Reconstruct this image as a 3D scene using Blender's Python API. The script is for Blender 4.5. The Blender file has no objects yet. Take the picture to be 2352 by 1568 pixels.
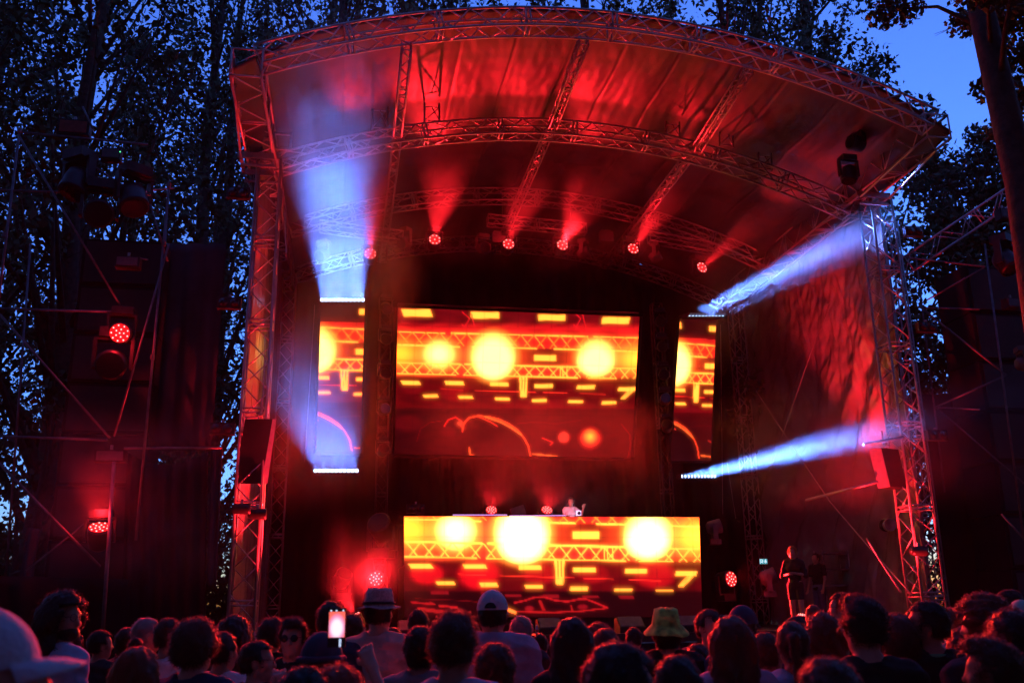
import bpy, math, random
import numpy as np
from mathutils import Vector, Matrix
R = math.radians
rnd = random.Random(7)
scene = bpy.context.scene
COL = scene.collection

# ------------------------------------------------------------------ camera
PITCH, ROLL, EYE = R(16.0), math.atan(115/7593), 1.75
cs, sn = math.cos(ROLL), math.sin(ROLL)
FW = Vector((0, math.cos(PITCH), math.sin(PITCH))); UP = Vector((0, -math.sin(PITCH), math.cos(PITCH))); RT = Vector((1, 0, 0))
cam_d = bpy.data.cameras.new('camera'); cam = bpy.data.objects.new('camera', cam_d); COL.objects.link(cam)
rc, uc = RT*cs - UP*sn, RT*sn + UP*cs
m = Matrix((rc, uc, -FW)).transposed().to_4x4(); m.translation = Vector((0, 0, EYE)); cam.matrix_world = m
cam_d.sensor_width = 36; cam_d.lens = 36*2180/2352; cam_d.clip_end = 600; cam_d.clip_start = 0.05
cam_d.dof.use_dof = True; cam_d.dof.focus_distance = 18.0; cam_d.dof.aperture_fstop = 3.5
scene.camera = cam

# ------------------------------------------------------------------ world, sun, exposure
SUN_EL, SUN_ROT = R(-2.0), R(15)
w = bpy.data.worlds.new('World'); scene.world = w; w.use_nodes = True
nt = w.node_tree; bg = nt.nodes['Background']
sky = nt.nodes.new('ShaderNodeTexSky'); sky.sky_type = 'NISHITA'; sky.sun_disc = False
sky.sun_elevation = SUN_EL; sky.sun_rotation = SUN_ROT; sky.ozone_density = 4.0; sky.air_density = 1.0; sky.dust_density = 0.5
mixw = nt.nodes.new('ShaderNodeMix'); mixw.data_type = 'RGBA'; mixw.blend_type = 'MULTIPLY'; mixw.inputs[0].default_value = 1
mixw.inputs[7].default_value = (0.80, 1.08, 1.22, 1)
nt.links.new(sky.outputs[0], mixw.inputs[6]); nt.links.new(mixw.outputs[2], bg.inputs[0])
bg.inputs[1].default_value = 5.6
scene.view_settings.view_transform = 'Standard'; scene.view_settings.look = 'None'
scene.view_settings.exposure = -0.3; scene.view_settings.gamma = 1.0
scene.cycles.max_bounces = 4; scene.cycles.diffuse_bounces = 2; scene.cycles.glossy_bounces = 2
scene.cycles.volume_bounces = 0; scene.cycles.transparent_max_bounces = 8
scene.cycles.volume_step_rate = 2.0; scene.cycles.volume_max_steps = 40
scene.cycles.sample_clamp_indirect = 4.0; scene.cycles.caustics_reflective = False; scene.cycles.caustics_refractive = False
scene.cycles.use_denoising = True
scene.cycles.use_adaptive_sampling = True; scene.cycles.adaptive_threshold = .05; scene.cycles.adaptive_min_samples = 16

# ------------------------------------------------------------------ frames of reference
PHI = R(10.0)                                   # the stage is turned 10 degrees to the camera
EX = Vector((math.cos(PHI), math.sin(PHI), 0)); EY = Vector((-math.sin(PHI), math.cos(PHI), 0))
ORG = Vector((-5.99, 20.5, 0))
def S(x, d, z): return ORG + EX*x + EY*d + Vector((0, 0, z))
def ray(u, v):
    x, y = (u-1176)/2180, -(v-784)/2180
    return FW + RT*(x*cs + y*sn) + UP*(-x*sn + y*cs)
C0 = Vector((0, 0, EYE))
def at(u, v, d):                                # measured point on the plane d metres behind the stage front
    r = ray(u, v); return C0 + r*(((ORG-C0).dot(EY)+d)/r.dot(EY))
def atY(u, v, Y):
    r = ray(u, v); return C0 + r*(Y/r.y)
def atx(u, v, x):
    r = ray(u, v); return C0 + r*(((ORG-C0).dot(EX)+x)/r.dot(EX))
def loc(p): q = p-ORG; return q.dot(EX), q.dot(EY), q.z

# ------------------------------------------------------------------ materials
def mat(name, color, rough=0.6, metal=0.0, emit=None, strength=1.0, noise=0.0, scale=8.0, bump=0.0, bscale=40.0, sampling=None, detail=4):
    m = bpy.data.materials.new(name); m.use_nodes = True
    t = m.node_tree; p = t.nodes['Principled BSDF']
    p.inputs['Base Color'].default_value = (*color, 1); p.inputs['Roughness'].default_value = rough; p.inputs['Metallic'].default_value = metal
    if noise > 0 or bump > 0:
        tc = t.nodes.new('ShaderNodeTexCoord')
    if noise > 0:
        n = t.nodes.new('ShaderNodeTexNoise'); n.inputs['Scale'].default_value = scale; n.inputs['Detail'].default_value = detail
        r = t.nodes.new('ShaderNodeValToRGB')
        a = tuple(max(0, c*(1-noise)) for c in color); b = tuple(min(1, c*(1+noise)) for c in color)
        r.color_ramp.elements[0].position = .3; r.color_ramp.elements[1].position = .7
        r.color_ramp.elements[0].color = (*a, 1); r.color_ramp.elements[1].color = (*b, 1)
        t.links.new(tc.outputs['Object'], n.inputs['Vector']); t.links.new(n.outputs['Fac'], r.inputs[0]); t.links.new(r.outputs[0], p.inputs['Base Color'])
    if bump > 0:
        n = t.nodes.new('ShaderNodeTexNoise'); n.inputs['Scale'].default_value = bscale; n.inputs['Detail'].default_value = 3
        b = t.nodes.new('ShaderNodeBump'); b.inputs['Strength'].default_value = bump; b.inputs['Distance'].default_value = .02
        t.links.new(tc.outputs['Object'], n.inputs['Vector']); t.links.new(n.outputs['Fac'], b.inputs['Height']); t.links.new(b.outputs[0], p.inputs['Normal'])
    if emit:
        p.inputs['Emission Color'].default_value = (*emit, 1); p.inputs['Emission Strength'].default_value = strength
    if sampling: m.cycles.emission_sampling = sampling
    return m
M = {}
M['alu'] = mat('aluminium', (.46, .46, .48), .42, .55, noise=.18, scale=3)
M['steel'] = mat('galvanised_steel', (.42, .43, .46), .45, .6, noise=.25, scale=5)
M['pole'] = mat('dull_scaffold_tube', (.16, .16, .18), .5, .5, noise=.3, scale=5)
M['black'] = mat('black_plastic', (.018, .018, .02), .5, noise=.2)
M['blackm'] = mat('black_metal', (.03, .03, .033), .4, .3, noise=.3)
M['drape'] = mat('black_drape', (.007, .007, .009), .95, noise=.3, scale=2, bump=.3, bscale=6)
M['scrim'] = mat('dark_mesh_scrim', (.05, .05, .065), .9, noise=.35, scale=1.2, bump=.3, bscale=4)
M['cover'] = mat('roof_fabric', (.038, .038, .042), .5, noise=.15, scale=1.5, bump=.6, bscale=2.5)
M['tarp'] = mat('vinyl_tarp', (.22, .22, .23), .26, noise=.12, scale=2, bump=1.0, bscale=2.2)
M['deck'] = mat('stage_deck', (.03, .03, .032), .35, noise=.3)
M['grass'] = mat('trodden_grass', (.05, .07, .03), .95, noise=.5, scale=1.5, bump=.8, bscale=20)
M['bark'] = mat('tree_bark', (.06, .048, .036), .9, noise=.45, scale=6, bump=1.0, bscale=12)
M['leaf'] = mat('leaves', (.055, .09, .035), .7, noise=.45, scale=.5)
M['leafw'] = mat('large_leaves', (.05, .085, .03), .65, noise=.45, scale=.9)
M['box'] = mat('grey_box', (.12, .12, .13), .6, noise=.2)
M['lens'] = mat('lens_glass', (.02, .02, .025), .08)
M['orange'] = mat('heater_panel', (.28, .05, .03), .6, noise=.3)
M['cable'] = mat('cable', (.02, .02, .02), .7)
M['green_led'] = mat('green_indicator', (.02, .1, .04), emit=(.1, 1, .35), strength=3)
M['redcell'] = mat('red_led_cell', (.3, .05, .05), emit=(1, .30, .28), strength=4, sampling='NONE')
M['redring'] = mat('red_led_glow_lens', (.3, .02, .02), emit=(1, .012, .02), strength=.25, sampling='NONE')
M['bluecell'] = mat('blue_white_led_cell', (.6, .7, .9), emit=(.42, .62, 1), strength=9, sampling='NONE')

# ------------------------------------------------------------------ mesh helpers
class MB:
    def __init__(s): s.v, s.f = [], []
    def add(s, vs, fs):
        o = len(s.v); s.v.extend([Vector(p) for p in vs]); s.f.extend([tuple(i+o for i in f) for f in fs]); return s
    def box(s, c, size, ax=None):
        ax = ax or (Vector((1, 0, 0)), Vector((0, 1, 0)), Vector((0, 0, 1)))
        h = [x/2 for x in size]; c = Vector(c)
        vs = [c + ax[0]*(h[0]*i) + ax[1]*(h[1]*j) + ax[2]*(h[2]*k) for k in (-1, 1) for j in (-1, 1) for i in (-1, 1)]
        return s.add(vs, [(0, 2, 3, 1), (4, 5, 7, 6), (0, 1, 5, 4), (2, 6, 7, 3), (0, 4, 6, 2), (1, 3, 7, 5)])
    def tube(s, a, b, r, n=6, r2=None, cap=True):
        a, b = Vector(a), Vector(b); r2 = r if r2 is None else r2
        d = (b-a)
        if d.length < 1e-6: return s
        d.normalize(); t = Vector((0, 0, 1)) if abs(d.z) < .9 else Vector((1, 0, 0))
        e1 = d.cross(t).normalized(); e2 = d.cross(e1)
        vs = [p + (e1*math.cos(2*math.pi*i/n) + e2*math.sin(2*math.pi*i/n))*q for p, q in ((a, r), (b, r2)) for i in range(n)]
        fs = [(i, (i+1) % n, n+(i+1) % n, n+i) for i in range(n)]
        if cap: fs += [tuple(range(n-1, -1, -1)), tuple(range(n, 2*n))]
        return s.add(vs, fs)
    def path(s, pts, r, n=6, rads=None):
        pts = [Vector(p) for p in pts]; N = len(pts); vs = []
        for i, p in enumerate(pts):
            d = (pts[min(i+1, N-1)]-pts[max(i-1, 0)]).normalized(); t = Vector((0, 0, 1)) if abs(d.z) < .9 else Vector((1, 0, 0))
            e1 = d.cross(t).normalized(); e2 = d.cross(e1); q = rads[i] if rads else r
            vs += [p + (e1*math.cos(2*math.pi*k/n) + e2*math.sin(2*math.pi*k/n))*q for k in range(n)]
        fs = [(i*n+k, i*n+(k+1) % n, (i+1)*n+(k+1) % n, (i+1)*n+k) for i in range(N-1) for k in range(n)]
        fs += [tuple(range(n-1, -1, -1)), tuple(range((N-1)*n, N*n))]
        return s.add(vs, fs)
    def disc(s, c, nrm, r, n=12, depth=.01):
        nrm = Vector(nrm).normalized(); return s.tube(Vector(c)-nrm*depth/2, Vector(c)+nrm*depth/2, r, n)
    def lathe(s, c, ax, prof, n=16):
        c = Vector(c); ax = Vector(ax).normalized(); t = Vector((0, 0, 1)) if abs(ax.z) < .9 else Vector((1, 0, 0))
        e1 = ax.cross(t).normalized(); e2 = ax.cross(e1); vs = []
        for (h, r) in prof: vs += [c + ax*h + (e1*math.cos(2*math.pi*k/n) + e2*math.sin(2*math.pi*k/n))*r for k in range(n)]
        N = len(prof); fs = [(i*n+k, i*n+(k+1) % n, (i+1)*n+(k+1) % n, (i+1)*n+k) for i in range(N-1) for k in range(n)]
        fs += [tuple(range(n-1, -1, -1)), tuple(range((N-1)*n, N*n))]
        return s.add(vs, fs)
    def build(s, name, m, parent=None, smooth=False):
        off = parent_origin(parent)
        me = bpy.data.meshes.new(name); me.from_pydata([p-off for p in s.v], [], s.f); me.materials.append(m)
        if smooth: me.polygons.foreach_set('use_smooth', [True]*len(me.polygons))
        o = bpy.data.objects.new(name, me); COL.objects.link(o)
        if parent: o.parent = parent
        return o
def parent_origin(p):
    off = Vector((0, 0, 0))
    while p: off += p.location; p = p.parent
    return off
def npmesh(name, V, F, m, parent=None, smooth=True):
    me = bpy.data.meshes.new(name); V = np.asarray(V, np.float32); F = np.asarray(F, np.int32)
    me.vertices.add(len(V)); me.vertices.foreach_set('co', V.ravel())
    k = F.shape[1]; me.loops.add(F.size); me.loops.foreach_set('vertex_index', F.ravel())
    me.polygons.add(len(F)); me.polygons.foreach_set('loop_start', np.arange(0, F.size, k, dtype=np.int32))
    me.polygons.foreach_set('loop_total', np.full(len(F), k, np.int32))
    me.update(calc_edges=True); me.validate()
    if smooth: me.polygons.foreach_set('use_smooth', np.ones(len(me.polygons), bool))
    if m: me.materials.append(m)
    o = bpy.data.objects.new(name, me); COL.objects.link(o)
    if parent: o.parent = parent
    return o
def thing(name, label, cat, p=(0, 0, 0), group=None):
    o = bpy.data.objects.new(name, None); COL.objects.link(o); o.location = p; o.empty_display_size = .2
    o['label'] = label; o['category'] = cat
    if group: o['group'] = group
    return o
def tag(o, label, cat, group=None):
    o['label'] = label; o['category'] = cat
    if group: o['group'] = group
    return o
def struct(o, kind='structure'): o['kind'] = kind; return o
def copy_tree(o, parent=None):
    c = o.copy(); COL.objects.link(c)
    if parent: c.parent = parent
    for ch in list(o.children): copy_tree(ch, c)
    return c
def lamp(kind, name, p, direction, energy, color, parent=None, **kw):
    l = bpy.data.lights.new(name, kind); l.energy = energy; l.color = color
    for k, v in kw.items(): setattr(l, k, v)
    o = bpy.data.objects.new(name, l); COL.objects.link(o)
    if parent: o.parent = parent; p = Vector(p)-parent_origin(parent)
    o.location = p
    if direction is not None: o.rotation_euler = Vector(direction).to_track_quat('-Z', 'Y').to_euler()
    return o

# ------------------------------------------------------------------ ground
g = MB(); N = 40
gv = []; gf = []
for i in range(N+1):
    for j in range(N+1):
        x = -150+300*i/N; y = -60+260*j/N; gv.append((x, y, 0.0 if math.hypot(x, y) < 25 else .05*math.sin(x*.3)*math.cos(y*.21)))
for i in range(N):
    for j in range(N):
        a = i*(N+1)+j; gf.append((a, a+N+1, a+N+2, a+1))
struct(MB().add(gv, gf).build('ground', M['grass']))

# ------------------------------------------------------------------ trusses
def truss(name, label, cat, axis, w, h, side, mchord=None, r=.025, rb=.013, bay=.5, group=None, close_ends=True, plates=0):
    """axis: list of points; side(i) -> (unit width vector, unit height vector). Box truss of section w x h centred on the axis."""
    mc = M['alu'] if mchord is None else mchord
    root = thing(name, label, cat, axis[0], group)
    cor = [(-1, -1), (1, -1), (1, 1), (-1, 1)]
    pts = []
    for i, p in enumerate(axis):
        a, b = side(i); pts.append([Vector(p)+a*(w/2*s)+b*(h/2*t) for s, t in cor])
    for k in range(4): MB().path([q[k] for q in pts], r, 8).build('chord', mc, root, True)
    br = MB()
    # resample on bays
    L = [0]
    for i in range(1, len(axis)): L.append(L[-1]+(Vector(axis[i])-Vector(axis[i-1])).length)
    n = max(2, int(round(L[-1]/bay)))
    def P(s, k):
        s = min(max(s, 0), L[-1])
        for i in range(1, len(L)):
            if s <= L[i]+1e-9:
                t = (s-L[i-1])/(L[i]-L[i-1]); return pts[i-1][k].lerp(pts[i][k], t)
        return pts[-1][k]
    st = L[-1]/n
    for i in range(n):
        for k in range(4):
            k2 = (k+1) % 4
            a, b = (k, k2) if (i % 2 == 0) else (k2, k)
            br.tube(P(i*st, a), P((i+1)*st, b), rb, 6)
    sec = max(1, int(round(L[-1]/2.0)))
    for i in range(sec+1):
        s = L[-1]*i/sec
        for off in ((0,) if i in (0, sec) else (-.05, .05)):
            for k in range(4): br.tube(P(s+off, k), P(s+off, (k+1) % 4), rb*1.25, 6)
    br.build('bracing', mc, root, True)
    return root
def zb(x): return 14.16-.029*(x-7.6)**2
Z = Vector((0, 0, 1))
def arch_side(xs):
    def f(i):
        sl = -.058*(xs[i]-7.6); t = (EX+Z*sl).normalized(); return EY, (Z-EX*sl).normalized()
    return f
def arch(d, x0, x1, dz, w, h, label, name='roof_arch_truss'):
    xs = [x0+(x1-x0)*i/28 for i in range(29)]
    return truss(name, label, 'roof truss', [S(x, d, zb(x)+h/2+dz) for x in xs], w, h, arch_side(xs), r=.031, rb=.017, bay=.46, group='curved roof trusses of the stage')
arch(-3.3, .25, 15.5, .05, .46, .44, 'curved box truss along the front edge of the stage roof, glowing red')
arch(.45, .3, 15.4, -.55, .4, .4, 'second curved truss inside the roof, level with the two front towers')
arch(6.0, .4, 15.6, .1, .4, .4, 'third curved truss deep under the roof behind the red smoke')
arch(9.8, .4, 15.6, .0, .4, .4, 'rearmost curved truss of the roof above the black back drape')
# purlins
for x, lb in ((3.32, 'leftmost'), (7.3, 'middle'), (11.2, 'rightmost')):
    z = zb(x)+.02
    ax = [S(x, -3.05, z), S(x, .3, z-.3)]
    truss('roof_purlin', lb+' of the three short ladder beams linking the first two roof arches', 'roof beam', ax, .2, .2, lambda i: (EX, Z), r=.025, rb=.012, bay=.32, group='ladder beams under the canopy')
for x in (3.32, 7.3, 11.2):
    z = zb(x)-.1
    truss('rear_roof_purlin', {3.32: 'left', 7.3: 'centre', 11.2: 'right'}[x]+' long ladder beam running back from second roof arch into the smoke', 'roof beam', [S(x, .6, z-.1), S(x, 9.7, z)], .2, .2, lambda i: (EX, Z), r=.022, rb=.01, bay=.4, group='rear ladder beams')
# short upright frames standing on the second arch
for k, (u, v0, v1, d) in enumerate(((873, 243, 300, .5), (992, 238, 282, .5), (1545, 280, 318, .5), (1668, 296, 338, .6), (1757, 352, 392, .6))):
    A, B = at(u, v1, d), at(u, v0, d+.2); t = thing('spigot_frame', ['first', 'second', 'third', 'fourth', 'fifth'][k]+' short ladder frame from the left standing on the second roof arch', 'frame', A, 'short frames on the second arch')
    b = MB()
    for q in (-.19, .19): b.tube(A+EX*q, B+EX*q, .026, 8)
    b.build('post', M['alu'], t, True)
    b = MB(); b.tube(A.lerp(B, .1)-EX*.19, A.lerp(B, .8)+EX*.19, .014); b.tube(A.lerp(B, .1)+EX*.19, A.lerp(B, .1)-EX*.19, .014); b.tube(A.lerp(B, .8)+EX*.19, A.lerp(B, .8)-EX*.19, .014); b.tube(A.lerp(B, .15)+EX*.19, A.lerp(B, .8)-EX*.0, .014); b.build('rung', M['alu'], t, True)
# side beams
truss('side_beam', 'box truss along the left roof edge above the left tower', 'roof beam', [S(.05, -3.55, 12.62), S(.05, 9.9, 12.62)], .62, .62, lambda i: (EX, Z), r=.032, rb=.016, bay=.62, group='side beams of the roof')
truss('side_beam', 'box truss along the right roof edge ending in open corner box', 'roof beam', [S(15.75, -3.2, 12.62), S(15.75, 9.9, 12.62)], .6, .6, lambda i: (EX, Z), r=.032, rb=.016, bay=.62, group='side beams of the roof')
# extra brace frames at the corners
for x, lb in ((.05, 'left'), (15.75, 'right')):
    t = thing('corner_bracket', 'heavy plate bracket joining the %s tower head to the roof beam' % lb, 'bracket', S(x, .2, 12.1))
    b = MB()
    for dd in (-.25, .65):
        b.box(S(x, dd, 12.2), (.95, .06, .14), (EX, EY, Z)); b.box(S(x, dd, 11.95), (.8, .05, .06), (EX, EY, Z))
    for xx in (-.42, .42): b.box(S(x+xx, .2, 12.2), (.06, .95, .14), (EX, EY, Z))
    b.build('plate', M['steel'], t)
    b = MB()
    for sx_ in (-1, 1):
        b.tube(S(x+.4*sx_, -.3, 12.1), S(x+.3*sx_, -2.6, 12.3), .03); b.tube(S(x+.4*sx_, .7, 12.1), S(x+.3*sx_, 2.2, 12.3), .03)
    b.build('strut', M['alu'], t)
# towers
def tower(x, d, z0, z1, w, label, bay=.5, r=.034):
    return truss('truss_tower', label, 'truss tower', [S(x, d, z0), S(x, d, z1)], w, w, lambda i: (EX, EY), r=r, rb=.015, bay=bay, group='truss towers holding the roof')
tower(.27, .27, 0, 12.3, .54, 'left front truss tower lit red, floodlights clamped on it', .55)
tower(16.1, .27, 0, 12.3, .6, 'right front truss tower glowing red in front of wrinkled tarp', .5)
tower(.3, 8.6, 0, 12.3, .42, 'slim rear left tower half hidden in dark behind the left tower', .5, .022)
tower(15.9, 9.4, 0, 12.3, .42, 'rear right tower at the dark back corner of the stage', .5, .022)
tower(16.75, .9, 0, 11.9, .42, 'slim second tower standing right behind the right front tower', .5, .024)
# tower base feet
for x, lb in ((.27, 'left'), (16.1, 'right')):
    t = thing('tower_base', 'steel outrigger foot under the %s front tower' % lb, 'tower foot', S(x, .27, 0))
    b = MB()
    for a in range(4):
        ang = math.pi/4+a*math.pi/2; e = EX*math.cos(ang)+EY*math.sin(ang)
        b.tube(S(x, .27, .12)+e*.3, S(x, .27, .06)+e*1.1, .04); b.tube(S(x, .27, 1.5)+e*.38, S(x, .27, .1)+e*1.05, .024)
        b.disc(S(x, .27, .02)+e*1.1, Z, .12, 10, .04)
    b.build('outrigger', M['steel'], t)

# ------------------------------------------------------------------ roof skin, side tarps, back drape
def sheet(name, f, nu, nv, m, th=.0):
    V = [f(i/nu, j/nv) for i in range(nu+1) for j in range(nv+1)]
    F = [(i*(nv+1)+j, (i+1)*(nv+1)+j, (i+1)*(nv+1)+j+1, i*(nv+1)+j+1) for i in range(nu) for j in range(nv)]
    o = MB().add(V, F).build(name, m, None, True)
    if th:
        md = o.modifiers.new('s', 'SOLIDIFY'); md.thickness = th
    return o
from mathutils import noise as mn
def canopy(a, b):
    x = -.35+16.5*a; d = -3.15+13.3*b
    z = zb(x)+.72-.0
    if x < 1.2: z -= (1.2-x)*.25
    if x > 14.6: z -= (x-14.6)*.15
    bay = (x % 3.95)/3.95
    z -= .10*math.sin(math.pi*min(1, max(0, bay)))*0 + .12*math.sin(math.pi*((b*3.6) % 1))
    z += .035*mn.noise(Vector((x*1.4, d*.5, 3)))+.012*mn.noise(Vector((x*6, d*2.2, 8)))
    z += .022*math.exp(-(((x % 1.32)-.66)/.022)**2)+.012*math.exp(-(((d+3.2) % 3.3-1.6)/.03)**2)
    return S(x, d, z)
tag(sheet('roof_canopy', canopy, 420, 110, M['cover'], .02), 'dark fabric roof skin over the arched trusses with red light pools', 'canopy')
def tarpR(a, b):
    d = .5+9.2*a; z = 12.95-12.85*b
    # lower front part is pulled up to the tower: diagonal folds
    k = .15*math.sin((d*1.6+z*1.35)*2.2+1.5*mn.noise(Vector((d*.5, z*.5, 0))))*max(0, 1-abs(z-5.8)/4.2)*(1 if d > .8 else d)
    k += .10*mn.noise(Vector((d*1.8, z*1.1, 1)))+.05*mn.noise(Vector((d*4.5+z*1.5, z*3.2, 4)))+.02*mn.noise(Vector((d*12, z*9, 9)))
    fold = .05*math.exp(-((d-3.2-.02*z)**2)/.002)+.05*math.exp(-((d-5.7)**2)/.002)
    return S(16.35+k+fold+.5*math.sin(math.pi*b)*math.sin(math.pi*min(1, a*1.1)), d, z+.15*math.sin(d*2)*b)
tag(sheet('side_tarp', tarpR, 150, 170, M['tarp'], .01), 'wrinkled vinyl sheet closing the right stage side, lit bright red', 'tarpaulin')
def tarpL(a, b):
    d = .62+9.0*a; z = 12.95-12.85*b
    return S(.06+.06*mn.noise(Vector((d*1.5, z*.8, 21)))+.05*math.sin(d*7), d, z)
tag(sheet('side_tarp', tarpL, 70, 60, M['tarp'], .01), 'red glowing vinyl sheet closing the left stage side behind the left tower', 'tarpaulin')
def drape(a, b):
    x = -.6+17.4*a; zt_ = zb(min(max(x, 0), 15.8))+.6; z = zt_-(zt_-1.4)*b
    return S(x, 10.1+.09*math.sin(x*9)+.05*mn.noise(Vector((x*2, z*.3, 5))), z)
tag(sheet('back_drape', drape, 240, 12, M['drape'], .01), 'black pleated drape hanging across the back of the stage', 'drape')

# stage deck
dk = thing('stage_platform', 'black raised stage deck with dark front skirt behind the crowd', 'stage', S(8, 3, 0))
MB().box(S(8, 5.1, 1.2), (16.4, 10.2, .2), (EX, EY, Z)).build('deck', M['deck'], dk)
b = MB(); V = []; n = 200
for i in range(n+1):
    x = -.2+16.4*i/n
    for z in (1.09, 0.0): V.append(S(x, -.02+.03*math.sin(x*14), z))
MB().add(V, [(2*i, 2*i+1, 2*i+3, 2*i+2) for i in range(n)]).build('skirt', M['drape'], dk)


# ------------------------------------------------------------------ LED picture content, drawn pixel by pixel
class Pic:
    """a light painter in the picture's own pixel grid (X right, Y down)"""
    def __init__(s, X, Y): s.X, s.Y = X, Y; s.c = np.zeros(X.shape+(3,)); s.c[...] = (.05, .001, .002)
    def mix(s, a, col): s.c = s.c*(1-a[..., None]) + np.array(col)*a[..., None]
    def disc(s, x, y, r, col, soft=.25, ry=None):
        ry = ry or r; q = np.hypot((s.X-x)/r, (s.Y-y)/ry); s.mix(np.clip((1+soft-q)/(2*soft), 0, 1)**1.3, col)
    def glow(s, x, y, r, col, ry=None, p=2):
        ry = ry or r; q = ((s.X-x)/r)**2+((s.Y-y)/ry)**2; s.c = s.c+np.exp(-q**(p/2))[..., None]*np.array(col)
    def seg(s, x0, y0, x1, y1, w, col, a=1.0):
        dx, dy = x1-x0, y1-y0; t = np.clip(((s.X-x0)*dx+(s.Y-y0)*dy)/(dx*dx+dy*dy), 0, 1)
        q = np.hypot(s.X-x0-t*dx, s.Y-y0-t*dy); s.mix(a*np.clip((w-q)/2.2+.5, 0, 1), col)
    def line(s, pts, w, col, a=1.0):
        for (p, q) in zip(pts[:-1], pts[1:]): s.seg(*p, *q, w, col, a)
    def par(s, xl, xr, y0, y1, sk, col):
        t = (s.Y-y0)/(y1-y0); x = s.X-sk*t
        s.mix((np.clip((x-xl)/2+.5, 0, 1)*np.clip((xr-x)/2+.5, 0, 1)*np.clip((s.Y-y0)/2+.5, 0, 1)*np.clip((y1-s.Y)/2+.5, 0, 1)), col)
    def rect(s, x0, x1, y0, y1, col, soft=12, a=1.0):
        q = np.minimum(np.minimum(s.X-x0, x1-s.X), np.minimum(s.Y-y0, y1-s.Y)); s.mix(a*np.clip(q/soft+.5, 0, 1), col)
YEL, HOT, RED, DRED, ORA = (3.2, .98, .08), (4.6, 3.1, .55), (1.1, .012, .018), (.30, .004, .008), (2.2, .32, .02)
def content(X, Y, hot=1.0):
    p = Pic(X, Y)
    hotc = tuple(c*hot for c in HOT)
    p.rect(500, 1930, 130, 275, (.16, .002, .004), 30); p.rect(500, 1930, 255, 545, (.95, .010, .012), 40)
    p.rect(1195, 1530, 380, 470, (.10, .001, .002), 12)
    p.rect(500, 1930, 545, 720, (.11, .001, .002), 20)
    n = np.sin(X*.031+np.sin(Y*.05)*2)*np.sin(Y*.043+1)
    p.c *= (1+.35*n)[..., None]
    # ceiling lights
    for xl, xr, y, sk, h in ((565, 720, 165, 15, 40), (940, 1095, 180, 4, 35), (1314, 1468, 194, 0, 32), (1680, 1838, 208, -8, 36)): p.par(xl, xr, y, y+h, sk, YEL)
    # small hanging truss pieces
    for x in (895, 1515):
        p.line([(x, 180), (x+40, 215), (x+10, 270)], 3, RED); p.line([(x+50, 190), (x+75, 290)], 3, RED); p.line([(x, 250), (x+60, 300)], 3, RED)
    # spots
    p.glow(700, 430, 190, (1.5, .16, .01), 62); p.glow(1065, 430, 180, (1.8, .14, .02), 100); p.glow(1650, 440, 170, (1.8, .14, .02), 90)
    p.glow(560, 410, 80, (2.2, .9, .03), 62); p.glow(1870, 440, 90, (2.4, 1.1, .05), 66)
    # upper truss
    yu = lambda x: 290+(x-548)*.024; yl = lambda x: 362+(x-548)*.026
    p.seg(548, yu(548), 800, yu(800)+1, 3.6, YEL); p.seg(835, yu(835), 1595, yu(1595), 3.6, YEL); p.seg(1630, yu(1630), 1890, yu(1890), 3.6, YEL)
    p.seg(548, yl(548), 880, yl(880)+3, 4, YEL); p.seg(950, yl(950), 1305, yl(1305), 4, YEL); p.seg(1405, yl(1405), 1890, yl(1890), 4, YEL)
    i = 0; x = 552
    while x < 1880:
        a = (x, yu(x)) ; b_ = (x+56, yl(x+56)-4)
        p.seg(*a, *b_, 3, (2.4, .5, .04)); p.seg(x+72, yu(x+72), x+16, yl(x+16)-4, 3, ORA); x += 74
    p.disc(770, 415, 92, YEL, .5, 80); p.disc(1065, 425, 128, YEL, .3, 130); p.disc(1645, 432, 112, YEL, .35, 100)
    p.disc(770, 415, 62, hotc, .6, 56); p.disc(1065, 425, 100, hotc, .35, 106); p.disc(1645, 432, 82, hotc, .5, 76)
    # lower truss
    yu2 = lambda x: 462+(x-548)*.022; yl2 = lambda x: 522+(x-548)*.022
    p.seg(545, yu2(545), 885, yu2(885), 4, YEL); p.seg(912, yu2(912), 1540, yu2(1540), 5, YEL); p.seg(1560, yu2(1560)+2, 1885, yu2(1885), 3, YEL)
    p.seg(545, yl2(545), 860, yl2(860), 4, YEL); p.seg(905, yl2(905), 1538, yl2(1538), 4, YEL); p.seg(1600, yl2(1600), 1760, yl2(1760), 3, YEL)
    x = 552
    while x < 1870:
        p.seg(x, yu2(x), x+50, yl2(x+50)-4, 2.6, YEL); p.seg(x+66, yu2(x+66), x+16, yl2(x+16)-4, 2.6, YEL); x += 68
    for x in (1440, 1454, 1478): p.seg(x, 480, x, 535, 3, YEL)
    p.disc(1065, 450, 100, hotc, .22, 96); p.disc(1640, 460, 90, hotc, .3, 66)
    # the lone lamp in the middle
    p.rect(1293, 1417, 418, 450, YEL, 3)
    # row one, row two
    p.glow(625, 600, 60, (.10, .001, .002), 38, 6); p.glow(850, 615, 80, (.18, .001, .002), 60, 6)
    for xl, xr, y, sk in ((562, 660, 562, 12), (800, 900, 564, 7), (1047, 1148, 570, 3), (1295, 1398, 579, 0), (1538, 1640, 585, -5), (1775, 1876, 596, -6)): p.par(xl, xr, y, y+21, sk, YEL)
    for xl, xr, y, sk in ((680, 760, 638, 8), (872, 950, 646, 8), (1075, 1155, 654, 4), (1282, 1364, 662, -1), (1487, 1570, 669, -3), (1680, 1763, 675, -5)): p.par(xl, xr, y, y+16, sk, YEL)
    for x0, x1 in ((780, 900), (965, 1300), (1345, 1480), (1555, 1700)): p.seg(x0, 609+(x0-780)*.03, x1, 609+(x1-780)*.03, 2, (1.6, .05, .02))
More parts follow.
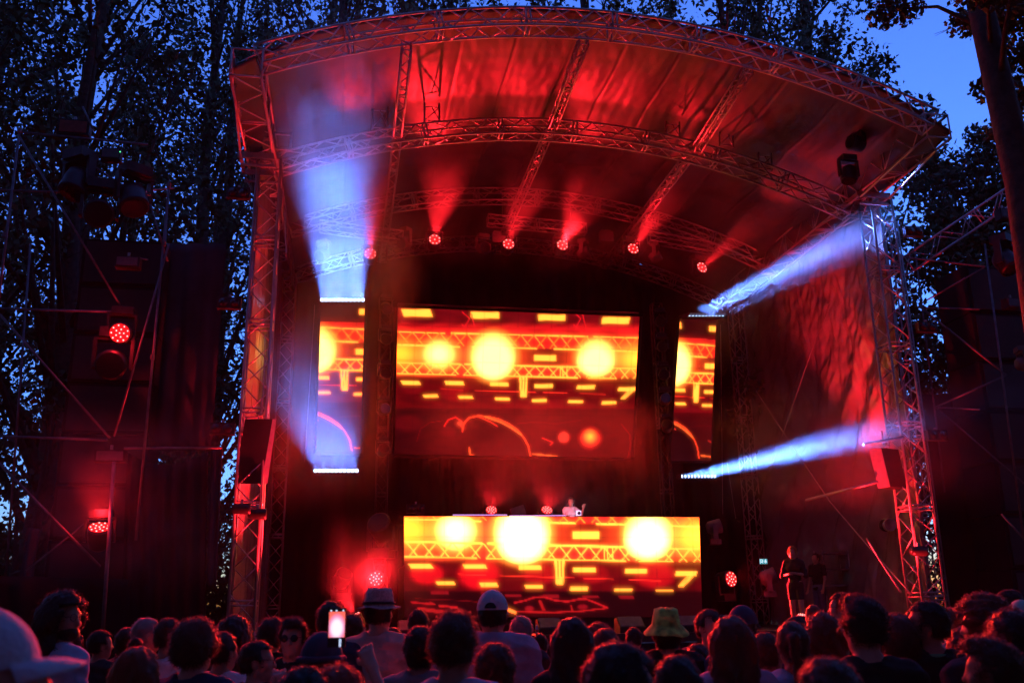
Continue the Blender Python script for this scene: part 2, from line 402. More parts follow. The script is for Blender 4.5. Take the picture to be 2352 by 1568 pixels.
    # vertical lamp
    for k in (-16, 0, 16): p.seg(1233+k*1.1, 540, 1234+k*.7, 648, 6, YEL)
    for k in (-8, 8): p.seg(1233+k, 560, 1234+k, 620, 1.2, (.8, .05, .01))
    for k in (0, 12, 24): p.seg(1855-k, 618, 1800-k*.8+8, 660, 3, YEL)
    # lower half: smoke and a bending figure with a rim of light
    p.glow(1250, 700, 420, (.10, .001, .002), 90); p.glow(1500, 850, 330, (.10, .001, .002), 120)
    p.glow(600, 800, 80, (.14, .001, .003), 48, 6); p.glow(820, 845, 44, (.10, .001, .004), 30, 6)
    p.disc(1090, 905, 175, (.035, .001, .002), .12, 130)
    p.line([(897, 845), (905, 800), (935, 768), (985, 757), (1040, 762), (1095, 775), (1150, 800), (1200, 835), (1238, 880), (1262, 925), (1275, 985)], 3.5, (2.4, .12, .03))
    p.line([(985, 762), (1050, 790), (1090, 815)], 3, (1.6, .06, .02)); p.line([(1020, 762), (1105, 790), (1170, 825), (1225, 865)], 3.5, (2.2, .3, .04))
    p.line([(798, 815), (820, 780), (860, 765), (895, 790), (890, 815)], 3, (1.3, .03, .02)); p.glow(880, 800, 18, (1.2, .1, .03))
    p.line([(935, 935), (940, 975), (975, 985)], 4, (1.8, .2, .03)); p.line([(1290, 970), (1340, 975), (1425, 985)], 4, (2.0, .25, .04)); p.line([(1340, 880), (1400, 905), (1385, 920)], 3, (1.2, .04, .02))
    p.disc(1462, 876, 34, (1.4, .06, .03), .3); p.disc(1612, 880, 62, (1.5, .04, .02), .3, 56); p.disc(1612, 872, 26, (3, .8, .06), .8)
    p.line([(650, 900), (670, 830), (720, 795), (790, 785)], 2, (.35, .004, .01)); p.line([(1790, 800), (1840, 860), (1845, 930), (1830, 990)], 2, (.4, .004, .01))
    p.line([(1200, 800), (1300, 790), (1420, 800), (1560, 780)], 2.5, (.3, .004, .01))
    return p.c
def side_content(X, Y):
    c = content(X, Y); d = ((Y < 272) & (c[..., 1] < .5)); return np.where(d[..., None], c*.18, c)
def soften(c, n=5, a=.42):
    k = np.exp(-np.linspace(-2, 2, 2*n+1)**2); k /= k.sum(); b = c
    for ax in (0, 1): b = np.apply_along_axis(lambda r: np.convolve(np.pad(r, n, 'edge'), k, 'valid'), ax, b)
    return c*(1-a*.35)+b*a
def booth_content(X, Y):
    Xm = (X-580)/(2238-580)*(1888-545)+545
    Ym = np.interp(Y, [1318, 1345, 1465, 1556, 1611, 1709, 1760, 1800, 1890], [345, 372, 462, 525, 578, 652, 690, 735, 745])
    c = content(Xm, Ym, 1.5); f = np.clip((1700-Y)/250, 0, 1)[..., None]
    p = Pic(X, Y); p.c = c*(1+.5*f)
    p.glow(700, 1650, 92, (.75, .003, .008), 62, 8); p.glow(985, 1650, 112, (.75, .003, .008), 88, 8)
    p.glow(1320, 1650, 100, (.35, .002, .004), 60, 8); p.glow(1620, 1650, 90, (.28, .002, .004), 55, 8); p.glow(1975, 1655, 120, (.5, .003, .006), 75, 8)
    for xl, xr, y, sk in ((575, 685, 1604, 18), (815, 922, 1602, 14), (1066, 1174, 1600, 4), (1313, 1418, 1604, 0), (1555, 1665, 1604, -8), (1790, 1895, 1610, -12)): pass
    p.mix(np.clip((Y-1742)/10, 0, 1), (.018, .0006, .001))
    for xl, xr, y in ((720, 815, 1748), (1125, 1215, 1766), (1335, 1425, 1768), (1555, 1650, 1772), (1765, 1850, 1774)): p.par(xl, xr, y, y+15, 4, (.35, .006, .01))
    p.line([(1180, 1812), (1235, 1800), (1290, 1782), (1340, 1780), (1400, 1797), (1470, 1806), (1540, 1792), (1580, 1792), (1640, 1815), (1700, 1840)], 5, (.75, .012, .015))
    p.line([(1170, 1862), (1400, 1866), (1560, 1858), (1700, 1842)], 4, (.7, .012, .012)); p.line([(1320, 1805), (1340, 1850)], 8, (.6, .01, .01)); p.line([(1495, 1830), (1500, 1856)], 5, (.6, .01, .01))
    p.glow(1260, 1845, 26, (.4, .006, .01), 16, 6); p.glow(1560, 1835, 30, (.35, .005, .01), 14, 6)
    p.line([(1070, 1820), (1110, 1838), (1160, 1858), (1180, 1866)], 9, (2.6, .5, .06)); p.line([(1000, 1760), (1080, 1780), (1110, 1820)], 8, (.3, .004, .008))
    p.line([(620, 1810), (740, 1822), (720, 1812)], 5, (.6, .01, .012)); p.line([(770, 1830), (860, 1838)], 6, (.7, .012, .014)); p.line([(660, 1846), (800, 1866)], 10, (.55, .01, .012)); p.line([(640, 1790), (900, 1800), (1050, 1815)], 2.5, (.25, .004, .006))
    return p.c

def led_wall(name, label, cat, TL, TR, BR, BL, crop, fn, step=.028, frame=.12, gain=1.0):
    """a flat LED wall: housing, frame and the lit face; the picture is stored per LED as a colour attribute"""
    TL, TR, BR, BL = map(Vector, (TL, TR, BR, BL)); root = thing(name, label, cat, (BL+BR)/2)
    nu = int((TR-TL).length/step); nv = int((BL-TL).length/step)
    U, V = np.meshgrid(np.linspace(0, 1, nu+1), np.linspace(0, 1, nv+1), indexing='ij')
    bil = lambda a, b, c, d: a*(1-U)*(1-V)+b*U*(1-V)+c*U*V+d*(1-U)*V
    P = np.stack([bil(TL[k], TR[k], BR[k], BL[k]) for k in range(3)], -1).reshape(-1, 3)
    X = bil(crop[0][0], crop[1][0], crop[2][0], crop[3][0]); Y = bil(crop[0][1], crop[1][1], crop[2][1], crop[3][1])
    c = fn(X, Y)
    if fn is not booth_content: c = np.where(((Y > 715) & (c[..., 0] < 1.0))[..., None], c*.5, c)
    c = soften(c)*gain*np.array((1, .86, 1)); g_ = (((np.arange(nu+1) % 18) == 0)[:, None] | ((np.arange(nv+1) % 18) == 0)[None, :]); c = (c*np.where(g_, .80, 1)[..., None]).reshape(-1, 3)
    idx = np.arange((nu+1)*(nv+1)).reshape(nu+1, nv+1)
    F = np.stack([idx[:-1, :-1], idx[:-1, 1:], idx[1:, 1:], idx[1:, :-1]], -1).reshape(-1, 4)
    me_o = npmesh('led_face', P-np.array(root.location), F, None, root, False); me = me_o.data
    at_ = me.color_attributes.new('picture', 'FLOAT_COLOR', 'POINT'); at_.data.foreach_set('color', np.concatenate([c, np.ones((len(c), 1))], 1).astype(np.float32).ravel())
    m_ = bpy.data.materials.get('led_picture')
    if not m_:
        m_ = bpy.data.materials.new('led_picture'); m_.use_nodes = True; t = m_.node_tree; p = t.nodes['Principled BSDF']
        p.inputs['Base Color'].default_value = (.01, .01, .01, 1); p.inputs['Roughness'].default_value = .6
        a = t.nodes.new('ShaderNodeAttribute'); a.attribute_name = 'picture'; t.links.new(a.outputs['Color'], p.inputs['Emission Color']); p.inputs['Emission Strength'].default_value = 1.0
        m_.cycles.emission_sampling = 'NONE'
    me.materials.append(m_)
    nrm = (BL-TL).cross(TR-TL).normalized()
    if nrm.y > 0: nrm = -nrm                                   # towards the crowd
    w_ = (TR-TL).normalized(); h_ = (BL-TL).normalized()
    b = MB()
    cen = (TL+TR+BL+BR)/4
    back = -nrm
    for q in ((TL, TR, BR, BL),):
        V8 = [p+back*.02 for p in q]+[p+back*.2 for p in q]
        b.add(V8, [(0, 1, 2, 3), (7, 6, 5, 4), (0, 4, 5, 1), (1, 5, 6, 2), (2, 6, 7, 3), (3, 7, 4, 0)])
    b.build('housing', M['blackm'], root)
    if frame:
        b = MB(); f = frame
        for a_, c_, o_ in ((TL, TR, -h_), (BL, BR, h_), (TL, BL, -w_), (TR, BR, w_)):
            b.tube(a_+o_*f*.6+back*.1, c_+o_*f*.6+back*.1, f*.5, 4)
        b.build('frame', M['blackm'], root)
    return root, cen, nrm, (TR-TL).length, (BL-TL).length
scr, c_, n_, ww, hh = led_wall('main_video_screen', 'large video wall showing glowing yellow lamps and trusses above the DJ', 'video screen',
    at(914, 706, 5.0), at(1469, 727, 5.0), at(1450, 1050, 6.4), at(906, 1042, 6.4), [(548, 155), (1893, 205), (1850, 988), (530, 972)], content)
lamp('AREA', 'screen_fill_light', c_+n_*.25, -EY-Z*.30, 1000, (1, .02, .015), scr, shape='RECTANGLE', size=ww, size_y=hh, spread=R(50))  # added red fill before the wall, angled down to rim the crowd's hair
DX, DY = 985, 48
l1 = led_wall('side_video_screen', 'narrow upright video wall left of the main screen, between two white light bars', 'video screen',
    at(737, 694, 5.0), at(838, 697, 5.0), at(827, 1042, 6.2), at(727, 1042, 6.2), [(118+DX, 118+DY), (360+DX, 120+DY-3), (334+DX, 985+20), (98+DX, 985+15)], side_content, frame=.08)
l2 = led_wall('side_video_screen', 'narrow upright video wall right of the main screen, beside the dark lamp ladder', 'video screen',
    at(1562, 730, 5.0), at(1645, 733, 5.0), at(1632, 1058, 6.2), at(1540, 1058, 6.2), [(1085, 155), (1368, 150), (1365, 1003), (1060, 1000)], side_content, frame=.08)
for q in (l1, l2): lamp('AREA', 'screen_fill_light', q[1]+q[2]*.25, q[2], 10, (1, .05, .015), q[0], shape='RECTANGLE', size=q[3], size_y=q[4])
bt, c_, n_, ww, hh = led_wall('dj_booth', 'wide DJ booth front glowing yellow and red with screen pictures', 'dj booth',
    at(928, 1185, 3.0), at(1606, 1187, 3.0), at(1613, 1417, 3.0), at(929, 1417, 3.0), [(580, 1318), (2236, 1322), (2252, 1894), (580, 1894)], booth_content, frame=0)
lamp('AREA', 'booth_light', c_+n_*.25, n_-Z*.03, 220, (1, .02, .015), bt, shape='RECTANGLE', size=ww, size_y=hh, spread=R(70))
x0, d0, _ = loc(at(928, 1185, 3.0)); x1 = loc(at(1606, 1187, 3.0))[0]
b = MB(); b.box(S((x0+x1)/2, 3.1+1.5, 2.15), (x1-x0-.1, 2.6, 1.68), (EX, EY, Z)); b.build('riser', M['blackm'], bt)
b = MB(); b.box(S((x0+x1)/2, 3.75, 4.08), (x1-x0, .9, .05), (EX, EY, Z)); b.build('desk_top', M['blackm'], bt)
b = MB(); b.box(S(7.6, 3.17, 1.5), (7.6, .12, .38), (EX, EY, Z)); b.build('plinth', M['blackm'], bt)
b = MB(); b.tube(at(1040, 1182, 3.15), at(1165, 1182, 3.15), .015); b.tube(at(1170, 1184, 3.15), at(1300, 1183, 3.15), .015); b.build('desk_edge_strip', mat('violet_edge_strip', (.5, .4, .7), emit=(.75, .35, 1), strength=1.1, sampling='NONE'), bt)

# ------------------------------------------------------------------ light fixtures
BEAM = (.10, .24, 1.0)
REDL = (1, .012, .02)
def led_face(root, c, aim, r, n_ring=(1, 6, 12), cell=.022, glow=True, only=None):
    aim = Vector(aim).normalized(); t = Z if abs(aim.z) < .9 else EX
    e1 = aim.cross(t).normalized(); e2 = aim.cross(e1)
    MB().disc(c, aim, r, 20, .012).build('lens', M['redring'] if glow else M['lens'], root)
    b = MB(); k = 0
    for ri, n in enumerate(n_ring):
        for i in range(n):
            a = 2*math.pi*(i+.5*(ri % 2))/n; rr = r*.82*ri/(len(n_ring)-1); k += 1
            if only and k not in only: continue
            b.disc(c+aim*.012+(e1*math.cos(a)+e2*math.sin(a))*rr, aim, cell, 8, .01)
    b.build('led_array', M['redcell'] if glow else M['lens'], root)
def moving_head(p, aim, label, hang=True, lit=True, s=1.0, power=1500, angle=28, rings=(1, 5, 9), group='moving head lamps of the show', blend=.5, glow_power=40, body=None, cat='stage light'):
    aim = Vector(aim).normalized(); p = Vector(p); up = Z if hang else -Z
    root = thing('moving_head_light', label, cat, p, group); bm = body or M['blackm']
    side = aim.cross(Z).normalized() if abs(aim.z) < .95 else EX
    fw = Z.cross(side)
    MB().box(p+up*.33*s, (.3*s, .24*s, .11*s), (side, fw, Z)).build('base', bm, root)
    b = MB()
    for q in (-1, 1): b.box(p+side*.19*s*q+up*.11*s, (.035*s, .1*s, .34*s), (side, fw, Z))
    b.box(p+up*.265*s, (.41*s, .12*s, .035*s), (side, fw, Z)); b.build('yoke', bm, root)
    hd = MB().lathe(p-aim*.17*s, aim, [(0, .09*s), (.05*s, .145*s), (.16*s, .16*s), (.22*s, .155*s), (.30*s, .165*s), (.33*s, .16*s)], 16).build('head', bm, root, True)
    led_face(root, p+aim*.17*s, aim, .14*s, cell=(.0125 if len(rings) > 2 else .017)*s, glow=lit, n_ring=rings)
    if lit:
        lamp('SPOT', 'beam_lamp', p+aim*.22*s, aim, power, REDL, root, spot_size=R(angle), spot_blend=blend, shadow_soft_size=.06)
        if glow_power: lamp('POINT', 'spill_lamp', p+aim*.45*s, None, glow_power, REDL, root, shadow_soft_size=.1)
    return root
def towards(a, b): return (Vector(b)-Vector(a)).normalized()
HD = 6.0
for (u, v, dx, dz, pw, lb) in ((850, 592, .0, .20, 1500, 'red moving head second from left, above the left side screen'),
        (997, 560, .0, .24, 3400, 'brightest red moving head with a tall plume of red smoke above it'), (1165, 570, .02, .24, 1400, 'red moving head right of the unlit one near roof centre'),
        (1287, 572, .08, .22, 2600, 'red moving head at roof centre with wide plume'), (1448, 580, .12, .22, 2000, 'red moving head right of centre with faint plume to the right'),
        (1603, 622, .28, .2, 1400, 'red moving head rightmost under the roof, tilted right')):
    an_ = 19+(u*7 % 17); p = at(u, v, HD); moving_head(p, (-EY+EX*dx+Z*dz), lb, s=1.3, power=pw*2.2, angle=an_+5, blend=1.0, glow_power=26, rings=(1, 8), group='red moving heads under the roof')
for (u, v, ax, lb) in ((742, 585, (-.5, -.6, -.5), 'unlit reddish lamp body leftmost under the roof inside the blue beam'), (930, 556, (-.6, -.6, -.4), 'small unlit lamp hanging left of the brightest red head'), (1110, 570, (.2, -.8, -.2), 'unlit moving head with reddish body left of roof centre'), (1340, 582, (.8, -.5, .3), 'unlit moving head tilted right beside the centre red lamp'), (1505, 590, (.8, -.4, .35), 'dim unlit moving head tilted right, right of centre')):
    moving_head(at(u, v, HD), EX*ax[0]+EY*ax[1]+Z*ax[2], lb, s=1.15, lit=False, group='unlit moving heads under the roof', body=M['box'])
# boxes on the light truss (drivers) and the straight trusses carrying the lamps
for k, (a, b_, lb) in enumerate((((735, 520), (925, 545), 'left'), ((1120, 506), (1345, 527), 'middle'), ((1490, 545), (1640, 572), 'right'))):
    A, B = at(a[0], a[1], HD), at(b_[0], b_[1], HD)
    truss('lighting_truss', '%s straight truss piece carrying the red lamps under the roof' % lb, 'lighting truss', [A, A.lerp(B, .5), B], .3, .3, lambda i: (EY, Z), r=.025, rb=.012, bay=.42, group='lamp trusses under the roof')
    b = MB()
    for q in (.15, .85):
        P_ = A.lerp(B, q); b.tube(P_+Z*.15, P_+Z*1.2, .012)
    tag(b.build('hoist_chain', M['steel']), 'pair of hoist chains above the %s lamp truss' % lb, 'chain')
for (u, v, lb) in ((1392, 545, 'grey driver box on the lamp truss right of centre'), (1145, 548, 'dark driver box on the lamp truss left of centre'), (1740, 575, 'reddish driver box far right under the roof'), (683, 510, 'reddish box left under the roof near the left tower')):
    p = at(u, v, HD); t = thing('driver_box', lb, 'electrical box', p, 'driver boxes under the roof')
    MB().box(p, (.42, .25, .34), (EX, EY, Z)).build('case', M['box'], t); MB().box(p+Z*.21, (.3, .05, .08), (EX, EY, Z)).build('hanger', M['steel'], t)
# light bars (blue-white) above and below the side screens
def light_bar(pa, pb, aim, label, power, spread=9):
    pa, pb = Vector(pa), Vector(pb); c = (pa+pb)/2; ex = (pb-pa).normalized(); L = (pb-pa).length; aim = Vector(aim).normalized(); aim = (aim-ex*aim.dot(ex)*0).normalized()
    ez = ex.cross(aim).normalized(); ey = aim
    root = thing('light_bar', label, 'light bar', c, 'blue white light bars beside the screens')
    MB().box(c-ey*.13, (L, .2, .13), (ex, ey, ez)).build('housing', M['blackm'], root)
    b = MB(); n = 11
    for i in range(n): b.disc(pa.lerp(pb, (i+.5)/n)-ey*.02, aim, .048, 12, .02)
    b.build('led_array', M['bluecell'], root)
    b = MB()
    for i in range(n+1): b.box(pa.lerp(pb, i/n)+ey*.02, (.018, .1, .12), (ex, ey, ez))
    b.build('divider', M['black'], root)
    o = lamp('AREA', 'bar_light', c+ey*.09, aim, power, BEAM, root, shape='RECTANGLE', size=L*.96, size_y=.10); o.data.spread = R(spread)
    q = (aim.to_track_quat('-Z', 'Y')).to_matrix(); X_ = q @ Vector((1, 0, 0)); an = math.atan2(ex.dot(q @ Vector((0, 1, 0))), ex.dot(X_))
    o.rotation_euler = (aim.to_track_quat('-Z', 'Y') @ Matrix.Rotation(an, 3, 'Z').to_quaternion()).to_euler()
    return root
light_bar(at(735, 688, 4.8), at(838, 688, 4.8), -EY-EX*.02+Z*.05, 'white light bar on top of the left side screen, beam going up', 150, 9)
light_bar(at(720, 1080, 6.0), at(824, 1080, 6.0), -EY-EX*.07+Z*.14, 'blazing white light bar below the left side screen', 78, 14)
light_bar(at(1580, 722, 4.8), at(1664, 722, 4.8), -EY*4.9+EX*3.1+Z*1.05, 'white light bar on top of the right side screen', 520, 10)
light_bar(at(1562, 1093, 6.0), at(1645, 1093, 6.0), -EY+EX*.22+Z*.0, 'white light bar below the right side screen, beam to the right', 210, 6)
# lamp ladders beside the screens
for x, lb, fx in ((875, 'left', ((715, 1.0), (785, 1.), (866, 1.), (948, 1.), (1040, 1.))), (1527, 'right', ((745, 1.), (803, 1.), (868, 1.), (924, 1.), (985, 1.)))):
    A, B = at(x, 1085, 6.2), at(x, 690, 5.0); A2 = Vector((B.x, B.y, A.z))
    A2 = at(x+2, 1085, 5.4); lx, ld, lz = loc(A2); B = S(lx, ld, loc(B)[2]); 
    truss('lamp_ladder', 'dark upright ladder truss %s of the main screen with unlit lamps' % lb, 'lighting truss', [S(lx, ld, 1.3), B], .3, .25, lambda i: (EX, EY), mchord=M['blackm'], r=.02, rb=.01, bay=.4, group='dark lamp ladders')
    for k, (v, s_) in enumerate(fx):
        z = loc(at(x, v, ld))[2]
        moving_head(S(lx+(.0), ld-.35, z), -EY*.8+Z*(-.5+.2*k)+EX*(.2 if lb == 'left' else -.2), ['topmost', 'second', 'third', 'fourth', 'lowest'][k]+' unlit lamp on the dark ladder %s of the main screen' % lb, lit=False, s=1.0, group='unlit lamps on the ladders')
# floor and booth lamps
moving_head(at(865, 1332, 1.0), (-EY*.9+EX*-.1+Z*.12), 'glowing red floor lamp at the stage left, above the hat wearer', hang=False, s=1.15, power=7000, angle=75, glow_power=90, group='red floor lamps')
moving_head(at(1664, 1331, 3.15), (-EY*.8+EX*.35+Z*.05), 'round red floor lamp right of the DJ booth', hang=False, s=1.4, power=7000, angle=75, glow_power=25, group='red floor lamps')
moving_head(at(1127, 1181, 4.0), (-EY*.7+Z*.55), 'left one of two red lamps peeking over the DJ desk', hang=False, s=1.0, power=1000, angle=80, glow_power=85, group='red lamps behind the DJ desk')
moving_head(at(1254, 1181, 4.0), (-EY*.7+Z*.55), 'right one of two red lamps peeking over the DJ desk, left of the DJ', hang=False, s=1.0, power=1000, angle=80, glow_power=85, group='red lamps behind the DJ desk')
moving_head(at(878, 1215, 3.7), (-EY*.6+Z*.4-EX*.3), 'large unlit moving head standing left of the DJ booth', hang=False, lit=False, s=1.9, group='unlit floor lamps')
moving_head(at(785, 1330, 3.4), (-EY*.6+Z*.6+EX*.3), 'unlit moving head low at the stage left', hang=False, lit=False, s=1.3, group='unlit floor lamps')
moving_head(at(1765, 1325, 3), (-EY*.3+Z*.3+EX*.8), 'dim red tilted lamp head low behind the round floor lamp', hang=False, lit=False, s=1.3, group='unlit floor lamps', body=M['box'])
moving_head(at(1640, 1210, 3.6), (EX*.9+Z*.2-EY*.2), 'unlit lamp head sticking out right of the DJ booth', hang=False, lit=False, s=1.2, group='unlit floor lamps', body=M['box'])
# lamps on the left and right wings
moving_head(at(278, 765, -1.2), (-EY+EX*.12-Z*.28), 'round red lamp high on the left scaffold, facing the crowd', s=1.4, power=3500, angle=55, glow_power=45, group='red lamps on the left scaffold')
moving_head(at(228, 1235, -1.2), (-EY*.5+Z*.72+EX*.05), 'red lamp low on the left scaffold pointing up into smoke', s=1.4, power=350, angle=70, glow_power=75, group='red lamps on the left scaffold')
moving_head(at(2351, 835, -1.2), (-EY*.3+EX*.9), 'small reddish lamp at the right picture edge on the right scaffold', lit=False, s=1.1, group='lamps on the right scaffold', body=M['box'])
# added wash lamps, kept out of sight, that redden the tarp and towers
moving_head(S(1.7, -.75, .55), (-EX*1.25+EY*.85+Z*5.0), 'unseen red wash lamp added on the ground before the left tower', hang=False, s=.8, power=4200, angle=34, glow_power=0, group='added wash lamps on the ground')
moving_head(S(14.6, -.75, .55), (EX*1.3+EY*.85+Z*5.0), 'unseen red wash lamp added on the ground before the right tower', hang=False, s=.8, power=5200, angle=34, glow_power=0, group='added wash lamps on the ground')
moving_head(S(14.9, .5, 1.62), (EX*1.5+EY*2.9+Z*6.9), 'unseen red wash lamp added low at the right, pointing up at the wrinkled tarp', hang=False, s=1.0, power=17000, angle=29, glow_power=0, group='added wash lamps on the deck', blend=.9)
moving_head(S(2.7, 1.3, 1.62), (-EX*2.4-EY*.9+Z*4.2), 'unseen red wash lamp added low at the left, pointing up at the left tower', hang=False, s=1.0, power=7500, angle=60, glow_power=0, group='added wash lamps on the deck', blend=.7)
for k, x in enumerate((3.0, 6.3, 9.6, 12.9)):  # extra lamps hidden behind the crowd, added to redden the front arch
    moving_head(S(x, .35, 1.52), (-EY*.30+Z), ['leftmost', 'second', 'third', 'rightmost'][k]+' added red uplighter from the left, hidden at the stage edge, aimed at the front arch', hang=False, s=.65, power=750, angle=30, glow_power=0, group='added uplighters along the stage edge', blend=.8)
# two-cell blinders
def blinder(p, label, yaw=0, s=1.0):
    p = Vector(p); ex = (EX*math.cos(yaw)+EY*math.sin(yaw)); ey = Z.cross(ex)
    t = thing('blinder_light', label, 'floodlight', p, 'two lamp blinders')
    MB().box(p, (.52*s, .16*s, .26*s), (ex, ey, Z)).build('case', M['black'], t)
    for q in (-1, 1):
        MB().lathe(p-ey*.11*s+ex*.12*s*q, ey, [(0, .1*s), (.02, .1*s), (.03, .07*s)], 14).build('reflector', M['lens'], t, True)
    MB().box(p+Z*.16*s, (.05, .06, .08), (ex, ey, Z)).build('clamp', M['steel'], t)
for (u, v, lb) in ((548, 445, 'upper blinder on the outside of the left tower'), (527, 697, 'middle blinder on the outside of the left tower'), (511, 985, 'lowest blinder on the outside of the left tower')): blinder(at(u, v, -.25), lb)
for (u, v, lb) in ((2097, 533, 'upper blinder beside the right tower'), (2128, 752, 'middle blinder beside the right tower'), (2150, 1000, 'lowest blinder beside the right tower')): blinder(at(u, v, -.25), lb, 0)
blinder(at(955, 1168, 3.6), 'two-eyed blinder standing on the left end of the DJ desk', 0, .9)

# ------------------------------------------------------------------ speakers, cables, pipes, sign
def side_speaker(tl, tr, br, bl, d, depth_dir, label):
    """hanging sidefill: a deep cabinet with a pale grille on the front"""
    q = [at(*tl, d), at(*tr, d), at(*br, d+.25), at(*bl, d+.25)]; c = sum(q, Vector())/4
    t = thing('hanging_speaker', label, 'speaker', c, 'side speakers beside the towers')
    dv = depth_dir
    b = MB(); V8 = [p+dv*.03 for p in q]+[p+dv*.62 for p in q]
    b.add(V8, [(0, 1, 2, 3), (7, 6, 5, 4), (0, 4, 5, 1), (1, 5, 6, 2), (2, 6, 7, 3), (3, 7, 4, 0)]).build('cabinet', M['black'], t)
    b = MB(); V8 = [p-dv*.02 for p in q]+[p+dv*.028 for p in q]
    b.add(V8, [(0, 3, 2, 1), (4, 5, 6, 7), (0, 1, 5, 4), (1, 2, 6, 5), (2, 3, 7, 6), (3, 0, 4, 7)]).build('grille', mat('pale_grille', (.55, .55, .58), .5, noise=.15, bump=.5, bscale=120), t)
    b = MB(); top = (q[0]+q[1])/2+dv*.3; b.tube(top, top+Z*.45, .02); b.box(top+Z*.05, (.08, .5, .04), (EX, EY, Z)); b.build('hanger', M['steel'], t)
    return t
side_speaker((1997, 1030), (2022, 1028), (2043, 1117), (2018, 1121), -.2, (EX*.93+EY*.3).normalized(), 'black speaker on the right tower, pale grille lit white at the top')
side_speaker((629, 962), (633, 962), (612, 1110), (604, 1108), -.2, (-EX*.97+EY*.1).normalized(), 'black speaker hanging on the inner side of the left tower')
for (u, v, dd, lb) in ((555, 1168, -.3, 'small dark cylinder lamp clamped to the left tower'), (592, 1180, -.1, 'small dark lamp right beside the left tower'), (2110, 1265, -.3, 'dark lamp clamped low on the right tower')):
    p = at(u, v, dd); t = thing('par_can', lb, 'stage light', p, 'par cans on the towers')
    MB().lathe(p-EX*.2, EX, [(0, .08), (.06, .11), (.34, .12), (.38, .12)], 14).build('can', M['blackm'], t, True)
    MB().box(p+Z*.14, (.05, .05, .12), (EX, EY, Z)).build('clamp', M['steel'], t)
p = at(2040, 1206, 2.0); t = thing('round_fan', 'dark round stage fan with a pale rim behind the right tower', 'fan', p)
MB().lathe(p, -EY+EX*-.3, [(0, .15), (.2, .17), (.22, .15), (.2, .13)], 20).build('rim', M['steel'], t, True); MB().lathe(p+EY*.28, -EY+EX*-.3, [(0, .1), (.3, .16)], 16).build('motor', M['blackm'], t, True)
# cross pipe with purple sheen
A, B = at(1852, 1148, 2.0), at(2016, 1106, -.1)
tag(MB().tube(A, B, .035, 10).build('cross_pipe', M['alu'], None, True), 'pale pipe running from the right speaker back into the dark wing', 'pipe')
A, B = at(1985, 1020, -.3), at(2075, 1004, -.1)
tag(MB().tube(A, B, .04, 10).build('clamp_pipe', M['steel'], None, True), 'short pipe arm holding the pale grilled speaker on the right tower', 'pipe')
def cable(pts, r, label, name='guy_cable', cat='cable', group=None, m=None):
    P_ = []
    for a, b in zip(pts[:-1], pts[1:]):
        a, b = Vector(a), Vector(b)
        for i in range(8): P_.append(a.lerp(b, i/8)-Z*.03*math.sin(math.pi*i/8))
    P_.append(Vector(pts[-1])); return tag(MB().path(P_, r, 5).build(name, m or M['steel'], None, True), label, cat, group)
cable([at(1955, 560, 4), at(1855, 830, 4.2), at(1767, 1083, 4.5)], .012, 'long thin cable falling from the right beam across the red tarp', group='guy cables')
cable([at(1736, 896, 6), at(1905, 1150, 3), at(2097, 1368, .3)], .016, 'thin steel brace cable crossing down to the right tower foot', group='guy cables')
cable([at(1990, 1235, 1), at(2070, 1360, .3)], .02, 'short strap beside the right tower foot', group='guy cables')
for i, (u, v, u2, v2) in enumerate(((655, 560, 657, 590), (609, 850, 603, 955), (625, 900, 606, 955))): cable([at(u, v-80, -.1), at(u2, v2, -.1)], .012, ['cable end hanging below the left roof beam', 'cable from the roof to the left speaker', 'second cable beside the speaker on the left tower'][i], group='cables by the left tower')
cable([atx(850, 460, 3) if 0 else at(1670, 1060, 6.5), at(1690, 1190, 6.5)], .008, 'thin wire hanging right of the right side screen', group='thin wires')
cable([at(1655, 745, 6.5), at(1660, 1180, 6.5)], .01, 'long thin wire along the right side screen', group='thin wires')
cable([at(723, 700, 6.5), at(700, 1060, 6.5)], .01, 'long thin wire along the left side screen', group='thin wires')
# yellow-green lit stand behind the left tower
A = at(598, 1425, 4.5); B = at(612, 1215, 4.5)
# emergency exit sign: running figure and down arrow
p = at(1753.5, 1288.5, 8); t = thing('exit_sign', 'small lit exit sign with running figure and down arrow in the dark wing', 'exit sign', p)
e1, e2 = EX, Z; W_, H_ = .27, .16
MB().box(p+EY*.03, (W_+.02, .05, H_+.02), (EX, EY, Z)).build('case', M['black'], t)
MB().box(p, (W_, .008, H_), (EX, EY, Z)).build('face', mat('exit_green', (.05, .3, .3), emit=(.10, .38, .45), strength=.9, sampling='NONE'), t)
sg = mat('exit_white', (.8, .9, .9), emit=(.6, .85, 1), strength=1.5, sampling='NONE')
def flat(poly, name):
    b = MB(); f = [p+EX*x+Z*z-EY*.008 for x, z in poly]; g_ = [q-EY*.004 for q in f]; n = len(poly)
    b.add(f+g_, [tuple(range(n)), tuple(range(2*n-1, n-1, -1))]+[(i, (i+1) % n, n+(i+1) % n, n+i) for i in range(n)]); return b.build(name, sg, t)
flat([(.05, .06), (.085, .06), (.085, .0), (.115, .0), (.0675, -.06), (.02, .0), (.05, .0)], 'arrow')
flat([(-.115, -.065), (-.115, .065), (-.055, .065), (-.055, .052), (-.10, .052), (-.10, -.065)], 'door_symbol')
flat([(-.075, .0), (-.045, .03), (-.02, .03), (-.005, .005), (-.015, -.0), (-.03, .015), (-.04, -.01), (-.02, -.03), (-.03, -.06), (-.042, -.058), (-.036, -.034), (-.058, -.02), (-.08, -.045), (-.09, -.035), (-.06, -.004), (-.056, .014), (-.068, -.008)], 'figure_symbol')
b = MB(); b.disc(p+EX*-.028+Z*.046-EY*.01, EY, .013, 10, .006); b.build('figure_head', sg, t)

